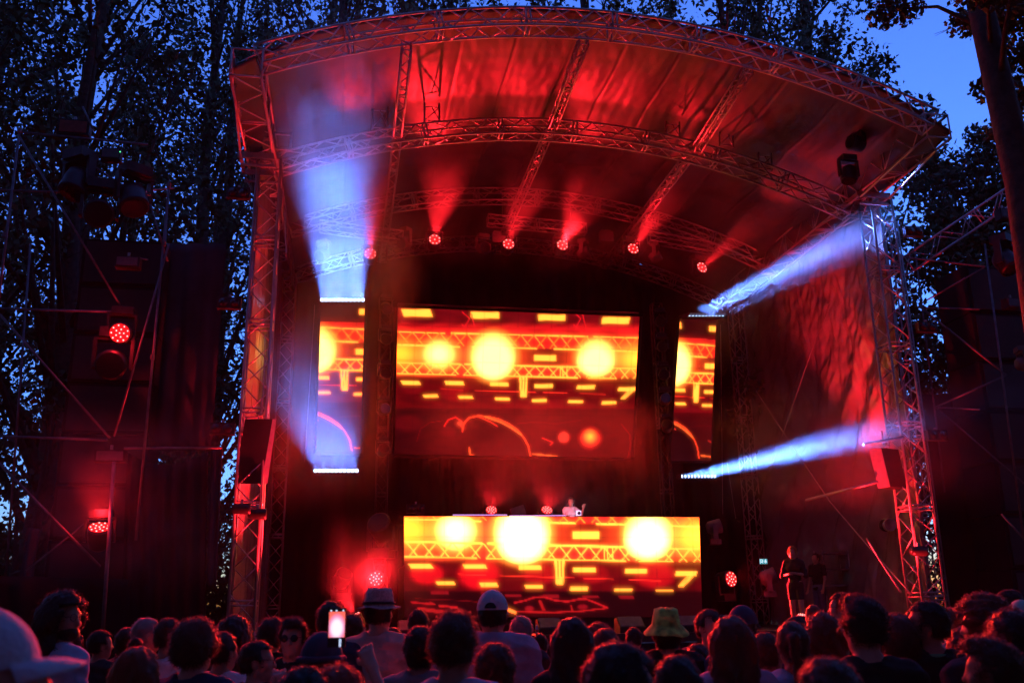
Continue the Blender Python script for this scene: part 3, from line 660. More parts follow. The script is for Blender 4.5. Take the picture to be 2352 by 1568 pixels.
# monitor wedges and front fills on the stage lip
def wedge(u, v, d, w_, label, lit=None):
    p = at(u, v, d); zt = 1.3; p = Vector((p.x, p.y, zt)); t = thing('monitor_wedge', label, 'stage monitor', p, 'monitor wedges along the stage edge')
    b = MB(); prof = [(-.22, 0), (.25, 0), (.25, .12), (-.05, .34), (-.22, .30)]
    V = [p+EX*(w_/2*s)+EY*(-y)+Z*z for s in (-1, 1) for y, z in prof]; n = len(prof)
    b.add(V, [tuple(range(n)), tuple(range(2*n-1, n-1, -1))]+[(i, (i+1) % n, n+(i+1) % n, n+i) for i in range(n)]).build('cabinet', M['black'], t)
    q = [p+EX*(w_/2-.03)*s-EY*y+Z*z for s in (-1, 1) for y, z in ((.235, .145), (-.03, .345))]
    up = Vector((0, 0, .012))
    MB().add([x+up for x in q]+[x-up*.3 for x in q], [(0, 2, 3, 1), (4, 5, 7, 6), (0, 1, 5, 4), (2, 6, 7, 3), (0, 4, 6, 2), (1, 3, 7, 5)]).build('grille', M['box'], t)
for (u, w_, d, lb) in ((1262, .55, .5, 'wedge with a red lit top left of the bottle on the stage edge'), (1447, .6, .5, 'wedge with a red lit top in the middle of the stage edge'), (945, .6, .4, 'wedge near the left end of the stage edge beside the hat wearer'), (1590, .7, .4, 'wedge with violet sheen behind the bucket hat'), (1690, .6, .6, 'wedge with glowing red top near the right of the booth'), (1030, .6, .5, 'wedge on the stage edge behind the short haired man'), (1905, .8, .4, 'big wedge at the right end of the stage edge')):
    wedge(u, 1450, d, w_, lb)
p = at(1233, 1440, .35); p.z = 1.3; t = thing('water_bottle', 'clear plastic bottle standing on the stage edge', 'bottle', p)
MB().lathe(p, Z, [(0, .03), (.01, .034), (.14, .034), (.19, .02), (.215, .013)], 14).build('bottle_body', mat('clear_plastic', (.75, .75, .8), .2), t, True)
MB().lathe(p+Z*.216, Z, [(0, .015), (.022, .015)], 12).build('cap', M['box'], t); MB().lathe(p+Z*.06, Z, [(0, .0355), (.05, .0355)], 14).build('label_band', mat('bottle_label', (.6, .1, .1)), t)
# DJ gear
def dj_gear():
    for i, (x, w_, lb) in enumerate(((7.55, .34, 'player deck left of the DJ'), (8.5, .34, 'player deck right of the DJ, red lights on it'), (8.02, .34, 'mixer on the DJ desk in front of the DJ'))):
        p = S(x, 3.75, 4.11); t = thing('dj_player', lb, 'dj gear', p, 'DJ gear on the desk')
        MB().box(p+Z*.05, (w_, .4, .1), (EX, EY, Z)).build('case', M['black'], t)
        b = MB()
        if i < 2: b.lathe(p+Z*.1-EY*.06, Z, [(0, .11), (.02, .11), (.025, .09)], 18)
        else:
            for a in range(4):
                for c in range(4): b.lathe(p+Z*.1+EX*(-.12+.08*a)+EY*(-.12+.08*c), Z, [(0, .014), (.025, .011)], 8)
        b.build('jog_wheel' if i < 2 else 'knob_field', M['blackm'], t)
        MB().box(p+Z*.115+EY*.14, (w_*.7, .1, .012), (EX, EY, Z)).build('display', mat('player_display%d' % i, (.1, .1, .2), emit=(1, .15, .2) if i == 1 else (.4, .4, 1), strength=.8, sampling='NONE'), t)
dj_gear()
lamp('POINT', 'dj_fill_light', S(8.35, 3.95, 4.42), None, 13, (.85, .7, 1), bpy.data.objects['dj_player'], shadow_soft_size=.12)  # added lamp in the air over the desk, brightens the DJ
p = at(1190, 1174, 3.6); t = thing('laptop', 'open laptop seen from behind left of the DJ', 'laptop', p)
MB().box(p, (.38, .02, .26), ((EX*.9+Z*.3).normalized(), EY, (Z*.9-EX*.3).normalized())).build('screen_lid', M['box'], t)
MB().box(p+EY*.16-Z*.13, (.36, .3, .02), (EX, EY, Z)).build('keyboard_base', M['box'], t)

# ------------------------------------------------------------------ side wings: scaffolds with dark cloth
def scaffold(name, label, poles, base, m=None):
    t = thing(name, label, 'scaffold', base, 'scaffold wings beside the stage')
    for (nm, u0, v0, d0, u1, v1, d1, r) in poles: MB().tube(at(u0, v0, d0), at(u1, v1, d1), r, 8).build(nm, m or M['pole'], t, True)
    return t
SL = [('standard', 45, 300, -1.2, -30, 900, -1.2, .028), ('standard', 388, 425, -1.2, 312, 1240, -1.2, .028), ('standard', 387, 425, 1.2, 350, 1060, 1.2, .026), ('standard', 70, 560, 1.3, 12, 1340, 1.3, .026), ('standard', 262, 1060, -1.5, 228, 1568, -1.5, .04),
      ('ledger', -20, 436, -1.2, 345, 447, -1.2, .024), ('ledger', 40, 303, -1.2, 340, 332, -1.2, .024), ('ledger', -20, 708, -1.25, 285, 717, -1.25, .026), ('ledger', -20, 1001, -1.25, 246, 1010, -1.25, .026), ('ledger', 285, 1029, -1.2, 510, 1028, -.6, .024),
      ('brace', -20, 700, -1.3, 252, 1005, -1.3, .024), ('brace', 388, 560, -1.3, 262, 1002, -1.3, .024), ('brace', 42, 310, -1.3, 275, 700, -1.3, .022), ('brace', -20, 1045, -1.3, 230, 1300, -1.3, .026), ('brace', 170, 350, -1.3, 300, 440, -1.3, .02),
      ('brace', 345, 470, -1.2, 385, 600, -1.2, .02), ('brace', 60, 1310, -1.1, 210, 1190, -1.1, .018), ('ledger', 310, 440, -1.2, 400, 432, .2, .022), ('brace', 190, 245, -1.2, 215, 300, -1.2, .02), ('ledger', 300, 590, -1.1, 360, 600, 1, .02)]
b0 = at(150, 1500, -1.2); b0.z = 0
sc1 = scaffold('scaffold_wing', 'scaffold frame of thin poles left of the stage holding two red lamps', SL, b0)
t = MB()
for (u, v) in ((45, 300), (10, 540), (388, 425), (376, 560), (350, 820)):
    p = at(u, v, -1.2); t.lathe(p-Z*.05, Z, [(0, .05), (.1, .05)], 8)
t.build('coupler', M['pole'], sc1)
SR = [('standard', 2262, 560, -.6, 2352, 1240, -.6, .028), ('standard', 2100, 560, 1.2, 2170, 1130, 1.2, .026), ('standard', 2185, 700, 1.5, 2205, 900, 1.5, .022), ('ledger', 2085, 592, .3, 2262, 612, -.6, .024), ('ledger', 2110, 706, 1.0, 2250, 710, -.5, .022), ('ledger', 2150, 935, 1.0, 2250, 940, -.5, .02),
      ('brace', 2110, 702, .4, 2312, 862, -.6, .024), ('brace', 2310, 862, -.6, 2148, 935, .4, .024), ('brace', 2150, 935, .4, 2352, 1110, -.6, .022), ('brace', 2264, 612, -.6, 2110, 700, .4, .02), ('brace', 2300, 1180, -.6, 2400, 1290, -.6, .022), ('brace', 2070, 690, .5, 2100, 640, 1, .02)]
b0 = at(2250, 1500, -.6); b0.z = 0
scaffold('scaffold_wing', 'dark scaffold frame right of the right tower, barely lit blue', SR, b0)
A, B = at(2078, 612, 1.0), at(2400, 395, -.6)
truss('wing_truss', 'sloping lattice beam on top of the right scaffold lit faint blue', 'truss', [A, A.lerp(B, .5), B], .45, .45, lambda i: (EY, (Z*.8-EX*.5).normalized()), r=.026, rb=.014, bay=.5)
# main PA hangs / cloth towers
def cloth_panel(name, label, pts, d, m, sag=0, nx=40, ny=10, cat='cloth', wob=.05, dd=None):
    """pts TL TR BR BL in photo measure on the plane d"""
    dd = dd or (d, d, d, d)
    q = [at(*p, k) for p, k in zip(pts, dd)]
    V = []
    for i in range(nx+1):
        for j in range(ny+1):
            a, b_ = i/nx, j/ny
            P_ = (q[0]*(1-a)+q[1]*a)*(1-b_)+(q[3]*(1-a)+q[2]*a)*b_
            P_ = P_ - Z*sag*4*a*(1-a)*(1-b_) + EY*(wob*math.sin(a*nx*.9)+wob*mn.noise(Vector((a*5, b_*3, d))))
            V.append(P_)
    F = [(i*(ny+1)+j, (i+1)*(ny+1)+j, (i+1)*(ny+1)+j+1, i*(ny+1)+j+1) for i in range(nx) for j in range(ny)]
    o = MB().add(V, F).build(name, m, None, True); md = o.modifiers.new('s', 'SOLIDIFY'); md.thickness = .012
    return tag(o, label, cat, 'dark cloths on the wings')
p = at(200, 1300, 0.2); p.z = 0; t = thing('speaker_tower', 'tall black loudspeaker stack wrapped in cloth left of the stage', 'speaker tower', p)
q = [loc(at(100, 1330, .2))[0], loc(at(310, 1330, .2))[0]]; zt = loc(at(200, 545, .2))[2]
b = MB(); n = 9; hz = zt/n
for i in range(n): b.box(S((q[0]+q[1])/2, .9, hz*(i+.5)), (q[1]-q[0], 1.3, hz*.975), (EX, EY, Z))
b.build('cabinet', M['drape'], t)
b = MB()
for i in range(n): b.box(S((q[0]+q[1])/2, .235, hz*(i+.5)), ((q[1]-q[0])*.92, .03, hz*.86), (EX, EY, Z))
b.build('grille', M['black'], t)
cloth_panel('wing_cloth', 'black cloth with sagging top edge between scaffold and left tower', [(292, 1038), (478, 1036), (470, 1560), (270, 1560)], -.3, M['drape'], sag=.28)
cloth_panel('scrim_strip', 'narrow greyish cloth strip hanging just left of the left tower', [(484, 1035), (512, 1030), (497, 1350), (474, 1345)], -.5, M['scrim'], nx=12, ny=30)
cloth_panel('wing_cloth', 'black cloth low on the far left scaffold', [(-60, 1320), (300, 1330), (290, 1600), (-60, 1600)], -.6, M['drape'])
cloth_panel('scrim_strip', 'grey cloth corner on the far left scaffold beside the bright gap', [(62, 1210), (92, 1215), (72, 1345), (42, 1345)], -.4, M['scrim'], nx=10, ny=12)
cloth_panel('scrim_strip', 'dark grey mesh above the sagging cloth, left of the left tower', [(318, 560), (520, 560), (484, 1035), (290, 1035)], .9, M['scrim'], nx=30, ny=20)
cloth_panel('wing_cloth', 'black cloth behind the right scaffold', [(2110, 905), (2600, 905), (2600, 1600), (2190, 1600)], 1.9, M['drape'])
p = at(2330, 1300, -.2); p.z = 0; t = thing('speaker_tower', 'tall black loudspeaker stack at the right picture edge', 'speaker tower', p)
x0 = loc(at(2330, 1300, 0))[0]; zt = loc(at(2330, 610, 0))[2]; n = 8; hz = zt/n
b = MB()
for i in range(n): b.box(S(x0+1.0, .8, hz*(i+.5)), (2.0, 1.3, hz*.975), (EX, EY, Z))
b.build('cabinet', M['drape'], t)
b = MB()
for i in range(n): b.box(S(x0+1.0, .13, hz*(i+.5)), (1.8, .03, hz*.86), (EX, EY, Z))
b.build('grille', M['black'], t)
def small_box(u, v, w_, h_, d, m, label, cat='electrical box', tilt=0):
    p = at(u, v, d); t = thing('equipment_box', label, cat, p, 'boxes on the wings')
    MB().box(p+EY*.12, (w_, .24, h_), (EX, EY, Z)).build('case', M['black'], t)
    MB().box(p-EY*.012, (w_*.84, .02, h_*.76), (EX, EY, Z)).build('front_panel', m, t)
    MB().box(p+Z*(h_/2+.05)+EY*.1, (.05, .05, .12), (EX, EY, Z)).build('hanger', M['steel'], t)
    return t
small_box(168, 291, .66, .36, -1.2, M['orange'], 'box with dim orange front on top of the left scaffold', 'heater')
t = small_box(254, 352, .40, .26, -1.2, M['box'], 'grey box with tiny green light high on the left scaffold'); q = at(276, 349, -1.35)
MB().lathe(q, -EY, [(0, .012), (.01, .012)], 8).build('indicator', M['green_led'], t)
small_box(292, 600, .5, .24, -1.2, M['box'], 'grey box above the round red lamp on the left scaffold')
small_box(252, 1046, .6, .24, -1.2, M['box'], 'wide grey box between the two red lamps on the left scaffold')
small_box(2310, 490, .30, .3, -.7, M['box'], 'grey box high on the right scaffold')
small_box(2328, 695, .36, .26, -.7, M['box'], 'grey box on the right scaffold at the picture edge')
for (u, v, a, lb) in ((178, 420, (-.2, -.3, -1), 'dark unlit moving head hanging left under the orange box'), (305, 455, (.3, -.4, -1), 'large dark moving head high on the left scaffold'), (228, 490, (.2, -.9, -.4), 'dark lamp between two hanging heads on the left scaffold'), (258, 835, (.1, -.8, -.3), 'dark unlit lamp just below the round red lamp')):
    moving_head(at(u, v, -1.2), EX*a[0]+EY*a[1]+Z*a[2], lb, lit=False, s=1.9, group='dark lamps on the left scaffold')
for (u, v, a, lb) in ((2310, 600, (.2, -.4, -.8), 'dark big lamp hanging on the right scaffold'), (1950, 400, (-.2, -.1, -1), 'large black lamp hanging at the right roof corner'), (1968, 330, (-.9, -.2, .1), 'black lamp body under the right end of the front arch')):
    moving_head(at(u, v, -1.4 if u < 2000 else -.6), EX*a[0]+EY*a[1]+Z*a[2], lb, lit=False, s=1.25 if u < 2000 else 1.8, group='dark lamps on the right side')
for (u, v, lb) in ((648, 325, 'open square frame clamped at the left tower head'),):
    p = at(u, v, -.3); t = MB()
    for sx_, sz_, w_, h_ in ((-.2, 0, .05, .45), (.2, 0, .05, .45), (0, .2, .45, .05), (0, -.2, .45, .05)): t.box(p+EX*sx_+Z*sz_, (w_, .08, h_), (EX, EY, Z))
    tag(t.build('square_outrigger', M['alu']), lb, 'bracket')

# ------------------------------------------------------------------ people: signed distance bodies meshed with surface nets
def surface_nets(vals, origin, h):
    neg = vals < 0; nx, ny, nz = vals.shape
    c = np.zeros((nx-1, ny-1, nz-1), np.int8)
    for i in (0, 1):
        for j in (0, 1):
            for k in (0, 1): c += neg[i:nx-1+i, j:ny-1+j, k:nz-1+k]
    act = (c > 0) & (c < 8); ids = -np.ones(act.shape, np.int64); I = np.argwhere(act); ids[act] = np.arange(len(I))
    acc = np.zeros((len(I), 3)); cnt = np.zeros(len(I))
    cor = [(i, j, k) for i in (0, 1) for j in (0, 1) for k in (0, 1)]
    for a in range(8):
        for b in range(a+1, 8):
            A, B = np.array(cor[a]), np.array(cor[b])
            if abs(A-B).sum() != 1: continue
            va = vals[tuple((I+A).T)]; vb = vals[tuple((I+B).T)]; m_ = (va < 0) != (vb < 0)
            t = np.where(m_, va/np.where(va == vb, 1, va-vb), 0)
            acc[m_] += (A+(B-A)*t[m_, None]); cnt[m_] += 1
    V = (I+acc/cnt[:, None])*h+origin; Q = []
    for ax in range(3):
        s0 = [slice(0, -1) if k == ax else slice(1, -1) for k in range(3)]; s1 = [slice(1, None) if k == ax else slice(1, -1) for k in range(3)]
        n0, n1 = neg[tuple(s0)], neg[tuple(s1)]; E = np.argwhere(n0 != n1)
        if not len(E): continue
        fl = n0[tuple(E.T)]; off = np.array([0 if k == ax else 1 for k in range(3)]); P_ = E+off
        b, c_ = [k for k in range(3) if k != ax]; db = np.zeros(3, int); db[b] = 1; dc = np.zeros(3, int); dc[c_] = 1
        q = np.stack([ids[tuple((P_-db-dc).T)], ids[tuple((P_-dc).T)], ids[tuple(P_.T)], ids[tuple((P_-db).T)]], 1)
        if ax == 1: fl = ~fl
        q[~fl] = q[~fl][:, ::-1]; Q.append(q)
    return V, np.concatenate(Q)
class SDF:
    def __init__(s, lo, hi, h):
        s.h = h; s.lo = np.array(lo, float); n = np.ceil((np.array(hi)-s.lo)/h).astype(int)+1
        s.g = [s.lo[k]+h*np.arange(n[k]) for k in range(3)]; s.v = np.full(tuple(n), 9.0)
    def region(s, lo, hi):
        sl = []
        for k in range(3):
            a = int(max(0, math.floor((lo[k]-s.lo[k])/s.h))); b = int(min(len(s.g[k]), math.ceil((hi[k]-s.lo[k])/s.h)+1)); sl.append(slice(a, max(a, b)))
        return tuple(sl)
    def pts(s, sl): return np.stack(np.meshgrid(*[s.g[k][sl[k]] for k in range(3)], indexing='ij'), -1)
    def put(s, sl, d, k, sub=False):
        v = s.v[sl]
        if d.size == 0: return
        if sub:
            hh = np.clip(.5-.5*(v+d)/k, 0, 1); s.v[sl] = v*(1-hh)-d*hh+k*hh*(1-hh)
        else:
            hh = np.clip(.5+.5*(d-v)/k, 0, 1); s.v[sl] = d*(1-hh)+v*hh-k*hh*(1-hh)
    def cone(s, a, b, ra, rb, k=.03, sub=False):
        a, b = np.array(a, float), np.array(b, float); mg = max(ra, rb)+k*1.5+.02; sl = s.region(np.minimum(a, b)-mg, np.maximum(a, b)+mg)
        P_ = s.pts(sl); ab = b-a; t = np.clip(((P_-a)@ab)/max(ab@ab, 1e-9), 0, 1)
        s.put(sl, np.linalg.norm(P_-a-t[..., None]*ab, axis=-1)-(ra+(rb-ra)*t), k, sub)
    def ell(s, c, r, k=.03, M_=None, sub=False):
        c, r = np.array(c, float), np.array(r, float); mg = r.max()+k*1.5+.02; sl = s.region(c-mg, c+mg); P_ = s.pts(sl)-c
        if M_ is not None: P_ = P_@M_
        q = np.linalg.norm(P_/r, axis=-1); g = np.linalg.norm(P_/(r*r), axis=-1); s.put(sl, q*(q-1)/np.maximum(g, 1e-6), k, sub)
    def mesh(s): return surface_nets(s.v, s.lo, s.h)
def rotz(a): c, s = math.cos(a), math.sin(a); return np.array([[c, -s, 0], [s, c, 0], [0, 0, 1.]])
def rotx(a): c, s = math.cos(a), math.sin(a); return np.array([[1, 0, 0], [0, c, -s], [0, s, c.real]])
# the figure stands at the origin, faces +y, 1.75 m tall; x to its right
POSES = {
 'rest':  dict(L=((-.235, .0, 1.14), (-.25, .10, .90)), R=((.235, .0, 1.14), (.25, .10, .90))),
 'fold':  dict(L=((-.25, .03, 1.14), (-.05, .22, 1.18)), R=((.25, .03, 1.14), (.06, .24, 1.16))),
 'phone': dict(L=((-.235, .0, 1.14), (-.22, .14, .93)), R=((.27, .20, 1.40), (.05, .38, 1.76))),
 'camera': dict(L=((-.25, .10, 1.20), (-.07, .27, 1.48)), R=((.25, .10, 1.20), (.07, .27, 1.48))),
 'wave':  dict(R=((.235, .0, 1.14), (.13, .25, 1.12)), L=((-.30, .08, 1.24), (-.32, .24, 1.44))),
 'handup': dict(L=((-.25, .0, 1.14), (-.22, .14, .93)), R=((.30, .08, 1.40), (.27, .20, 1.68))),
}
def hand(s, w_, d, side, grip=False):
    """palm and five separate fingers, w_ wrist, d forearm direction"""
    d = np.array(d)/np.linalg.norm(d); pn = np.cross(d, (0, 0, 1.)) ; pn = pn/np.linalg.norm(pn) if np.linalg.norm(pn) > .2 else np.array((0, 1., 0))
    lat = np.array((1., 0, 0))-d*d[0]; lat = lat/np.linalg.norm(lat) if np.linalg.norm(lat) > .3 else np.array((0, 1., 0)); fr = np.cross(lat, d)
    if fr[1] < 0: fr = -fr
    c = np.array(w_)+d*.05
    for i in (-1, 0, 1): s.cone(np.array(w_)+lat*i*.012, c+lat*.022*i+d*.03, .02, .015, .012)
    for i, (L, ang) in enumerate(((.068, .12), (.078, .05), (.073, -.02), (.057, -.12))):
        o = c+d*.032+lat*side*(-.030+.02*i)*-1; bend = .9 if grip else .35
        p1 = o+d*L*.45+fr*L*.10+lat*side*ang*.02; p2 = p1+(d*math.cos(bend)+fr*math.sin(bend))*L*.33; p3 = p2+(d*math.cos(bend*1.9)+fr*math.sin(bend*1.9))*L*.27
        s.cone(o, p1, .0095, .009, .004); s.cone(p1, p2, .009, .0085, .003); s.cone(p2, p3, .0085, .0075, .003)
    o = np.array(w_)+d*.03-lat*side*.022*1; t1 = o-lat*side*.028+d*.028+fr*.012; t2 = t1+d*.028+fr*.012; s.cone(o, t1, .013, .011, .008); s.cone(t1, t2, .0105, .009, .003)
NECK = np.array((0, -.005, 1.47)); HC = np.array((0, .018, 1.635))
def head_frame(yaw, pitch): return rotz(yaw)@rotx(pitch)
def head_sdf(s, Rm, hair=None):
    f = lambda p: (Rm@(np.array(p)-NECK))+NECK
    s.ell(f((0, .000, 1.655)), (.076, .096, .092), .02, Rm); s.ell(f((0, .025, 1.60)), (.064, .074, .098), .03, Rm)
    s.ell(f((0, .062, 1.553)), (.034, .03, .026), .03, Rm)                       # chin
    s.cone(f((-.052, .0, 1.575)), f((-.02, .065, 1.555)), .02, .018, .02); s.cone(f((.052, .0, 1.575)), f((.02, .065, 1.555)), .02, .018, .02)
    s.cone(f((0, .088, 1.655)), f((0, .112, 1.612)), .009, .013, .012)           # nose
    s.cone(f((-.045, .078, 1.668)), f((.045, .078, 1.668)), .011, .011, .015)    # brow
    for q in (-1, 1):
        s.ell(f((.031*q, .098, 1.648)), (.017, .014, .012), .012, Rm, sub=True); s.ell(f((.031*q, .083, 1.647)), (.0135, .0135, .0125), .004, Rm)   # socket, eye
        s.ell(f((.045*q, .068, 1.612)), (.022, .02, .02), .02, Rm)               # cheek
        s.ell(f((.079*q, -.008, 1.625)), (.011, .02, .032), .008, Rm); s.ell(f((.088*q, .003, 1.628)), (.006, .01, .018), .004, Rm, sub=True)
    s.ell(f((0, .093, 1.583)), (.025, .011, .007), .008, Rm); s.ell(f((0, .10, 1.5875)), (.022, .006, .0022), .003, Rm, sub=True)
def body_sdf(pose, yaw=0, pitch=0, h=.0125, fem=False):
    P_ = POSES[pose]; sw = .165 if fem else .19
    s = SDF((-.42, -.24, -.01), (.42, .52, 1.98 if pose in ('phone', 'handup') else 1.86), h); k = .05
    s.ell((0, 0, .95), (.165 if fem else .155, .115, .12), k); s.ell((0, -.005, 1.10), (.125 if fem else .14, .095, .14), k); s.ell((0, 0, 1.30), (.155 if fem else .175, .112, .16), k)
    s.cone((-sw+.03, -.01, 1.425), (sw-.03, -.01, 1.425), .058, .058, k); s.cone((-.05, -.02, 1.44), (.05, -.02, 1.44), .07, .07, k)
    if fem:
        for q in (-1, 1): s.ell((.075*q, .085, 1.30), (.058, .05, .055), .03)
    Rm = head_frame(yaw, pitch); s.cone((0, -.015, 1.43), (Rm@(np.array((0, .0, 1.58))-NECK))+NECK, .062 if not fem else .052, .054 if not fem else .046, .03)
    head_sdf(s, Rm)
    for q, key in ((-1, 'L'), (1, 'R')):
        e, w_ = P_[key]; sh = (q*sw, -.01, 1.415)
        s.cone(sh, e, .052 if not fem else .044, .038 if not fem else .034, .03); s.cone(e, w_, .039 if not fem else .034, .026, .02); hand(s, w_, np.array(w_)-np.array(e), q, grip=pose in ('phone', 'camera'))
        hp = (q*.085, 0, .90); kn = (q*.095, .015, .49); an = (q*.10, -.015, .09)
        s.cone(hp, kn, .088, .056, .03); s.cone(kn, (q*.098, -.02, .32), .054, .056, .02); s.cone((q*.098, -.02, .32), an, .056, .034, .02)
        s.cone(an, (q*.11, .13, .03), .038, .03, .02); s.cone((q*.10, -.04, .035), (q*.10, 0, .04), .034, .036, .02)
    return s
def clip_z(s, z0, z1):
    z = s.g[2][None, None, :]; s.v = np.maximum(s.v, np.maximum(z0-z, z-z1))
def shirt_sdf(pose, fem=False, puff=0.0, sleeve=.55, hem=.86, hood=False, h=.0125):
    P_ = POSES[pose]; sw = .165 if fem else .19; k = .05; g = .014+puff
    s = SDF((-.46, -.28, .7), (.46, .56, 1.86), h)
    s.ell((0, 0, .93), (.16+g, .115+g, .13), k); s.ell((0, -.005, 1.10), ((.13 if fem else .15)+g, .10+g, .15), k); s.ell((0, 0, 1.30), ((.158 if fem else .178)+g, .114+g, .165), k)
    s.cone((-sw+.03, -.01, 1.42), (sw-.03, -.01, 1.42), .062+g, .062+g, k); s.cone((-.05, -.02, 1.44), (.05, -.02, 1.44), .07+g*.7, .07+g*.7, k)
    if fem:
        for q in (-1, 1): s.ell((.075*q, .085, 1.30), (.058+g*.7, .052+g*.7, .057), .03)
    for q, key in ((-1, 'L'), (1, 'R')):
        e, w_ = np.array(P_[key][0]), np.array(P_[key][1]); sh = np.array((q*sw, -.01, 1.415))
        if sleeve <= 1: s.cone(sh, sh+(e-sh)*sleeve*1.1, .056+g, .05+g, .03)
        else: s.cone(sh, e, .056+g, .044+g, .03); s.cone(e, e+(w_-e)*.92, .044+g, .034+g, .02)
    # folds
    x, y, z = np.meshgrid(*s.g, indexing='ij'); s.v += .005*np.sin(z*38+x*24+np.sin(x*17)*2)*np.sin(x*21-z*9+y*15)+.004*np.sin(z*70+y*33+x*5)
    if hood:
        s.ell((0, -.085, 1.46), (.125, .06, .075), .03); s.cone((-.09, -.03, 1.47), (.09, -.03, 1.47), .045, .045, .03)
    # neck opening
    d = np.maximum(-(np.hypot(x/1.0, (y+.005)/.95)-(.066 if not hood else .075)), -10); hole = np.hypot(x, y+.01)-(.068 if not hood else .08)
    s.v = np.maximum(s.v, np.where(z > 1.43, -hole, -9)); clip_z(s, hem, 1.56 if pose not in ('phone', 'handup') else 1.83); s.v = np.maximum(s.v, -(9-np.ones_like(z)*18))if 0 else s.v
    return s
def pants_sdf(h=.0125, length=.05):
    s = SDF((-.3, -.24, 0), (.3, .3, 1.06), h); k = .04
    s.ell((0, 0, .95), (.172, .13, .13), k)
    for q in (-1, 1):
        s.cone((q*.085, 0, .90), (q*.095, .012, .49), .10, .074, .03); s.cone((q*.095, .012, .49), (q*.10, -.018, .06), .074, .056, .02)
    clip_z(s, length, 1.0); return s
def shoes_sdf():
    s = SDF((-.24, -.16, -.02), (.24, .26, .16), .01)
    for q in (-1, 1): s.cone((q*.10, -.035, .045), (q*.115, .145, .038), .05, .042, .02); s.cone((q*.10, -.015, .06), (q*.10, -.015, .11), .046, .044, .02)
    clip_z(s, 0, .12); return s
def hair_mesh(style, Rm, seed=0, h=.010, hat=False):
    """hair in the head's own frame, then turned with the head"""
    r_ = random.Random(seed); lng = style in ('long', 'longcurly', 'longtop')
    s = SDF((-.24, -.26, 1.10), (.24, .2, 1.86), h); g = {'short': .010, 'buzz': .004, 'fluffy': .034, 'curly': .040, 'long': .018, 'longcurly': .036, 'bun': .010, 'ponytail': .010, 'topknot': .014, 'medium': .022, 'tuft': .018, 'longtop': .02}[style]
    s.ell((0, -.006, 1.660), (.078+g, .099+g, .096+g), .02)
    if style in ('short', 'fluffy', 'curly', 'medium', 'buzz', 'tuft'):
        low = {'short': 1.575, 'buzz': 1.58, 'fluffy': 1.56, 'curly': 1.55, 'medium': 1.53, 'tuft': 1.575}[style]
        s.ell((0, -.03, 1.61), (.068+g*.8, .066+g, .075), .02)
        if style == 'medium': s.ell((0, -.035, 1.57), (.075, .06, .07), .02)
        if style == 'tuft': s.ell((.0, .04, 1.74), (.07, .07, .045), .02)
    if lng:
        for q in (-1, 0, 1): s.cone((q*.055, -.035, 1.64), (q*.085, -.075, 1.36 if style != 'longtop' else 1.30), .05+g*.6, .045+g*.5, .04)
        s.cone((0, -.05, 1.6), (0, -.11, 1.28), .06, .05, .04)
        for q in (-1, 1): s.cone((q*.075, .0, 1.66), (q*.105, .015, 1.38), .028+g*.4, .03+g*.3, .03)
    if style == 'bun': s.ell((0, -.085, 1.725), (.042, .042, .04), .012)
    if style == 'topknot': s.ell((0, -.03, 1.79), (.045, .04, .035), .012)
    if style == 'ponytail': s.ell((0, -.11, 1.68), (.03, .035, .03), .015); s.cone((0, -.125, 1.67), (0, -.145, 1.44), .032, .02, .02); s.ell((0, -.05, 1.61), (.06, .055, .06), .02)
    x, y, z = np.meshgrid(*s.g, indexing='ij')
    amp = .003 if style in ('buzz', 'bun', 'ponytail') else (.008 if style in ('curly', 'longcurly') else .0045)
    f = 1.0 if style not in ('curly', 'longcurly') else 1.5
    s.v += amp*np.sin(x*95*f+seed+np.sin(z*40)*1.5)*np.sin(y*88*f+seed*2)+amp*.8*np.sin(z*(30 if lng else 75)*f+x*60)
    # keep the face and ears free
    face = np.maximum(.040-y+(z-1.62)*-.15*(z > 1.6), np.maximum(z-1.715, -1)); s.v = np.maximum(s.v, -np.maximum(face, np.abs(x)-.085))
    if style in ('short', 'buzz', 'fluffy', 'curly', 'medium', 'tuft'):
        s.v = np.maximum(s.v, low-z+np.maximum(0, y+.0)*.9)
        ear = np.maximum(np.abs(y-.005)-.024, z-1.648); s.v = np.where((np.abs(x) > .05) & (style not in ('curly', 'medium')), np.maximum(s.v, -ear), s.v)
    if hat: s.v = np.maximum(s.v, z-1.664)
    V, F = s.mesh()
    # loose strands that break the outline
    n = {'buzz': 400, 'bun': 900, 'ponytail': 900}.get(style, 2200); S_v, S_f = [], []
    base = V[[r_.randrange(len(V)) for _ in range(n)]]; cen = np.array((0, -.01, 1.64))
    for b in base:
        if b[2] < 1.5 and not lng or hat and b[2] > 1.63: continue
        nrm = b-cen
        if b[2] < 1.55: nrm = np.array((b[0], b[1]+.03, 0))
        nrm = nrm/np.linalg.norm(nrm); t = np.array((r_.gauss(0, 1), r_.gauss(0, 1), r_.gauss(0, .6)-(.8 if style not in ('tuft', 'curly') else -.3))); t -= nrm*(t@nrm); t /= np.linalg.norm(t)+1e-6
        L = r_.uniform(.014, .036)*(1.3 if style in ('fluffy', 'curly', 'longcurly', 'tuft') else .8); w_ = np.cross(nrm, t)*.0011
        p0 = b-nrm*.004; p1 = b+nrm*L*.35+t*L*.5; p2 = b+nrm*L*.55*r_.random()+t*L
        o = len(V)+len(S_v); S_v += [p0-w_, p0+w_, p1-w_, p1+w_, p2-w_*.3, p2+w_*.3]; S_f += [(o, o+1, o+3, o+2), (o+2, o+3, o+5, o+4)]
    if S_v: V = np.concatenate([V, np.array(S_v)]); F = np.concatenate([F, np.array(S_f)])
    return (V-NECK)@Rm.T+NECK, F
